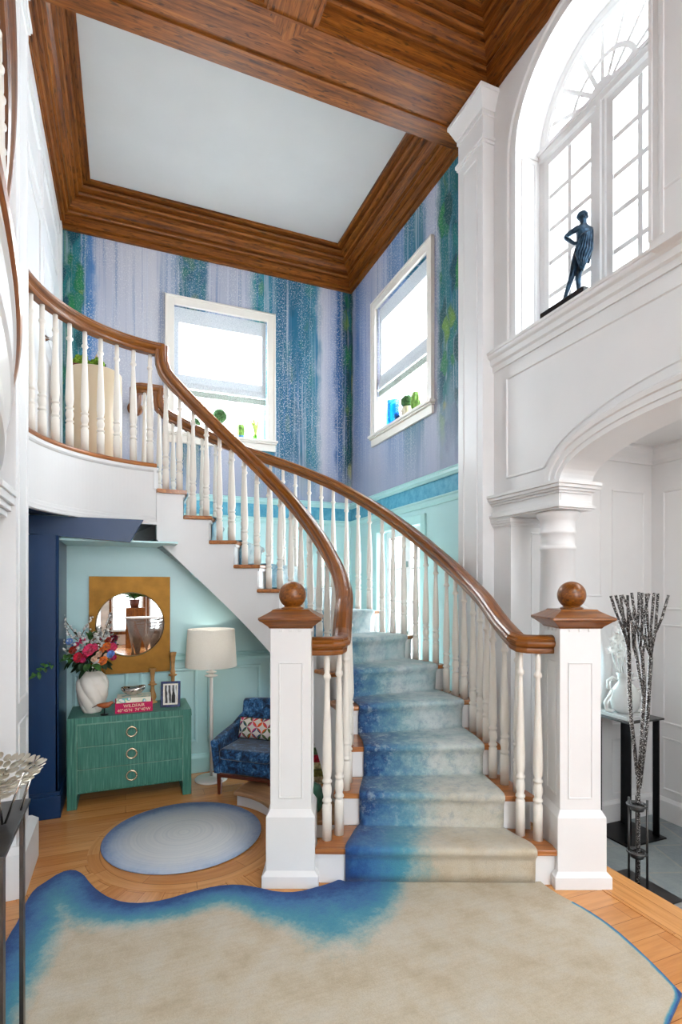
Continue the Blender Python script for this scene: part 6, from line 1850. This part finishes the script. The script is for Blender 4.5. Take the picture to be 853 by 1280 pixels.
# ---- glitter branch sculpture
def glitter():
    t = NT('pewter_glitter'); vo = t.n('ShaderNodeTexVoronoi'); t.l(t.coord('Object', (1, 1, 1)), vo.inputs['Vector']); vo.inputs['Scale'].default_value = 210
    sx = t.n('ShaderNodeSeparateColor'); t.l(vo.outputs['Color'], sx.inputs[0])
    t.bsdf(t.ramp(sx.outputs[0], [(0.0, (34, 32, 32)), (0.4, (90, 86, 84)), (0.7, (150, 148, 146)), (0.9, (224, 222, 220))], 'CONSTANT'), 0.3, 0.5, 0.6); t.bump(vo.outputs['Distance'], 0.6, 0.01); return t.m
GLIT = glitter()
tw = thing('branch_sculpture', (2.745, 2.22, -0.2), 'tall glittery pewter branches rising from a slim ringed steel stand', 'sculpture')
TC = Vector((2.745, 2.22, 0)); TD = TC.x * SY + TC.y * CY
m = MB(); m.box(2.60, 2.885, 2.04, 2.40, -0.2, -0.192); m.build('base_plate', STEEL, tw, bevel=0.0015)
for du, dd in ((-11.5, .03), (11.5, -.02), (-2, .05)):
    p0 = at(798 + du, 1100, TD + dd); m = MB(); m.tube([(p0.x, p0.y, -0.192), (p0.x, p0.y, 0.325 if du else 0.3)], 0.0065, 8); m.build('rod', STEEL, tw)
for zr in (0.292, 0.02):
    c_ = Vector((*TC.xy, zr)); m = MB()
    for r_ in (.052, .034): m.tube([c_ + Vector((r_ * cos(2 * pi * i / 28), r_ * sin(2 * pi * i / 28), 0)) for i in range(29)], .006, 8)
    for a in range(4): m.tube([c_ + Vector((.02 * cos(a * pi / 2), .02 * sin(a * pi / 2), 0)), c_ + Vector((.05 * cos(a * pi / 2), .05 * sin(a * pi / 2), 0))], .004, 6)
    m.lathe([(.03, -.03), (.036, -.03), (.04, -.008), (.034, -.008)], c_, 24); m.build('ring', STEEL, tw)
def brn(pl_, r0, r1):
    P_ = [at(u, v, TD + d) for u, v, d in pl_]; m = MB(); n_ = len(P_); m.tube(P_, [r0 + (r1 - r0) * i / (n_ - 1) for i in range(n_)], 8); return m.build('branch', GLIT, tw)
brn([(798.5, 1105, 0), (798.5, 1040, 0), (798.5, 985, 0), (797, 962, 0)], .010, .010)
brn([(797, 968, 0), (793, 930, .01), (789, 895, .015), (787, 860, .02), (786.5, 812, .02)], .010, .0125)
brn([(799, 975, 0), (802, 930, -.01), (804, 895, -.01), (806, 860, .0), (803, 820, .0), (800.5, 808, 0)], .010, .0115)
brn([(800, 985, 0), (806, 935, .02), (810, 895, .02), (812, 855, .02), (814, 822, .02)], .010, .0125)
brn([(806, 875, 0), (800, 845, -.02), (795, 815, -.02), (793, 808, -.02)], .008, .010)
for P_ in ([(786.5, 812, .02), (780, 790, .0), (770, 765, -.02), (764, 745, -.03)], [(786.5, 815, .02), (782, 795, .03), (778, 770, .03), (770, 744, .04)], [(786.5, 812, .02), (786, 780, .02), (785, 744, .02)],
           [(793, 810, -.02), (791, 780, -.03), (786, 760, -.05), (778, 744, -.06)], [(793, 808, -.02), (795, 775, 0), (790, 741, .0)], [(800.5, 810, 0), (797, 785, .02), (799, 760, .03), (799, 740, .03)], [(800.5, 810, 0), (803, 780, -.03), (803, 741, -.04)],
           [(803, 822, 0), (808, 790, .03), (806, 765, .05), (812, 742, .06)], [(814, 822, .02), (806, 800, .0), (796, 780, -.03), (792, 765, -.05)], [(814, 822, .02), (814, 785, .02), (818, 741, .02)], [(814, 820, .02), (820, 785, .03), (823, 742, .04)],
           [(814, 822, .02), (810, 785, -.02), (808, 742, -.04)], [(820, 790, .03), (828, 772, .03), (836, 744, .03)], [(786, 790, .02), (780, 772, .05), (776, 744, .06)]):
    brn(P_, .0085, .0078)

# ---- curved gallery at the far left
bal = thing('gallery_balcony', (-0.5, 1.25, 2.0), 'curved white gallery with oak rail and turned balusters at upper left edge', 'balcony')
BR, BXC, BYC = 8.1, -8.362, 0.90
def bpt(y, off=0.0):
    a = math.asin(max(-1, min(1, (y - BYC) / BR))); return (BXC + (BR + off) * cos(a), BYC + (BR + off) * sin(a)), Vector((cos(a), sin(a), 0))
ys_ = [(-0.6 + 3.62 * i / 40) for i in range(41)]
def bsweep(prof, z, name, mat, smooth=False):
    m = MB(); P_ = []; S2 = []
    for y in ys_:
        p, n_ = bpt(y); P_.append(Vector((max(p[0], XL + 0.02), p[1], z))); S2.append(n_)
    m.sweep(P_, prof, sides=S2, ups=[(0, 0, 1)] * len(P_), smooth=smooth); return m.build(name, mat, bal)
bsweep([(-.25, 0), (0, 0), (0.018, 0.004), (0.024, 0.016), (0.018, 0.028), (0, .032), (-.25, .032)], LAND - .032, 'nosing', TREADW)
bsweep([(-.30, 0), (0.006, 0), (0.006, -.02), (-.004, -.03), (-.008, -.16), (-.002, -.175), (-.012, -.19), (-.03, -.27), (-.035, -.34), (-.025, -.35), (-.03, -.38), (-.06, -.40), (-.30, -.40)], LAND - .032, 'fascia', WHITE2)
bsweep([(s - .045, t) for s, t in P_HR], LAND + .865, 'handrail', RAILW)
for y in [1.0 + .125 * i for i in range(17)]:
    p, n_ = bpt(y, -.045); baluster(bal, (p[0], p[1]), LAND, LAND + .82)
m = MB()
for (o_, z0, z1) in ((.012, 1.90, 1.93), (.03, 1.93, 1.96), (.045, 1.96, 2.0), (.055, 2.0, 2.03)): m.box(XL, -0.56 + o_, 2.75, 3.10, z0, z1)
struct(m.build('trim_28', WHITE, bevel=0.002))
m = MB()
for (y0_, y1_) in ((2.2, 3.02), (1.2, 2.05), (0.2, 1.05)):
    m.rframe((XL, 0, 0), (0, 1, 0), (0, 0, 1), (1, 0, 0), y0_, y1_, 1.02, 1.82, P_PANEL); m.rframe((XL, 0, 0), (0, 1, 0), (0, 0, 1), (1, 0, 0), y0_, y1_, 0.25, 0.88, P_PANEL)
m.box(XL, XL + .02, -2.9, 3.1, 0, .18)
struct(m.build('baseboard_left', WHITE))

# ---- seen only in the mirror: a wirework table and a potted plant in the hall
WIRE = plain('woven_wire', (112, 108, 104), 0.6, 0.4, 0.5, 120)
BX, BY, BH = 0.44, -4.0, 0.84
bn = thing('wire_table', (BX, BY, 0), 'oval grey wirework table with fan-shaped legs, reflected in the mirror', 'table')
m = MB(); vs = [(BX + .46 * cos(2 * pi * i / 40), BY + .30 * sin(2 * pi * i / 40), z) for z in (BH, BH + .025) for i in range(40)]
m.add(vs, [tuple(range(40))[::-1], tuple(range(40, 80))] + [(i, (i + 1) % 40, 40 + (i + 1) % 40, 40 + i) for i in range(40)]); m.build('tabletop', plain('table_top', (206, 202, 196), 0.4, 0.4), bn)
for k in range(5):
    a0 = 2 * pi * k / 5 + .3; f_ = Vector((BX + .30 * cos(a0), BY + .20 * sin(a0), 0)); m = MB()
    for i in range(25):
        a = a0 + (i - 12) * 0.052; m.tube([f_ + Vector((.003 * (i - 12), 0, 0)), (BX + .44 * cos(a), BY + .285 * sin(a), BH)], .005, 5)
    m.build('leg', WIRE, bn)
pp = thing('potted_plant', (0.22, -5.7, 0), 'leafy plant in a bronze pot on a wooden stand, reflected in the mirror', 'plant')
m = MB(); m.box(0.0, 0.46, -5.85, -5.55, 0, 1.02); m.build('stand', OAK, pp)
m = MB(); m.lathe([(0, 0), (.10, 0), (.14, .22), (.13, .22), (0, .18)], (0.22, -5.7, 1.02), 24); m.build('pot', DARKW, pp)
m = MB()
for i in range(50):
    dv = Vector((rnd.uniform(-1, 1), rnd.uniform(-1, 1), rnd.uniform(.0, 1))).normalized(); leaf(m, Vector((0.22, -5.7, 1.24)), Vector((0.22, -5.7, 1.24)) + dv * rnd.uniform(.2, .42), .045)
m.build('foliage', LEAF, pp, recalc=False)
# =================================================================== CAMERA, LIGHT
cam = bpy.data.cameras.new('camera'); co = bpy.data.objects.new('camera', cam); COL.objects.link(co)
co.location = (0, 0, CAMZ); co.rotation_euler = (radians(90), 0, -YAW)
cam.sensor_fit = 'HORIZONTAL'; cam.sensor_width = 36; cam.lens = 36 * 667 / 853
cam.shift_y = (734 - 640) / 853.0; cam.clip_start = 0.05
S.camera = co
w = bpy.data.worlds.new('World'); S.world = w; w.use_nodes = True
bg = w.node_tree.nodes['Background']; bg.inputs[0].default_value = (0.93, 0.96, 1.0, 1); bg.inputs[1].default_value = 5.5

def area(name, loc, rot, sx, sy, energy, col=(1, 1, 1)):
    l = bpy.data.lights.new(name, 'AREA'); l.shape = 'RECTANGLE'; l.size = sx; l.size_y = sy; l.energy = energy; l.color = col
    o = bpy.data.objects.new(name, l); COL.objects.link(o); o.location = loc; o.rotation_euler = rot
    return o
# fill lights added behind the camera, at the invented skylight and the hall windows
area('hall_fill_top', (0.95, -2.5, ZC + 0.36), (radians(18), 0, 0), 1.85, 2.6, 84, (0.97, 0.985, 1.0))
area('hall_fill_end', (0.95, -6.72, 2.5), (radians(90), 0, 0), 2.6, 4.0, 55, (0.97, 0.985, 1.0))
lb_ = bpy.data.lights.new('lamp_fill', 'POINT'); lb_.energy = 0.9; lb_.shadow_soft_size = 0.03; lb_.color = (1.0, 0.94, 0.86)  # faint point light added inside the shade to brighten the nook
lo_ = bpy.data.objects.new('lamp_fill', lb_); COL.objects.link(lo_); lo_.location = (0.642, 4.385, 1.115)
area('daylight_arch', (XW + 0.25, WINC, 4.0), (0, radians(90), 0), 1.4, 0.95, 40, (0.95, 0.98, 1.0))
area('daylight_bay_right', (XRB + 0.35, 4.65, 3.85), (0, radians(90), 0), 1.3, 1.0, 85, (0.95, 0.98, 1.0))
area('daylight_bay_back', (0.98, YB + 0.35, 3.85), (radians(-90), 0, 0), 1.0, 1.3, 80, (0.95, 0.98, 1.0))
area('entry_fill', (3.15, 1.7, 2.6), (0, 0, 0), 0.5, 1.2, 5.5, (1.0, 0.99, 0.97))  # unseen overhead fill, added to brighten the vestibule
area('daylight_casement', (XRB + 0.35, 4.69, 1.3), (0, radians(90), 0), 1.7, 0.9, 60, (0.95, 0.98, 1.0))
S.view_settings.view_transform = 'Standard'; S.view_settings.look = 'None'; S.view_settings.exposure = 0.95; S.view_settings.gamma = 1.0
S.view_settings.use_curve_mapping = False
S.cycles.use_denoising = True
S.cycles.max_bounces = 10; S.cycles.diffuse_bounces = 6; S.cycles.transparent_max_bounces = 16
S.cycles.sample_clamp_indirect = 8.0
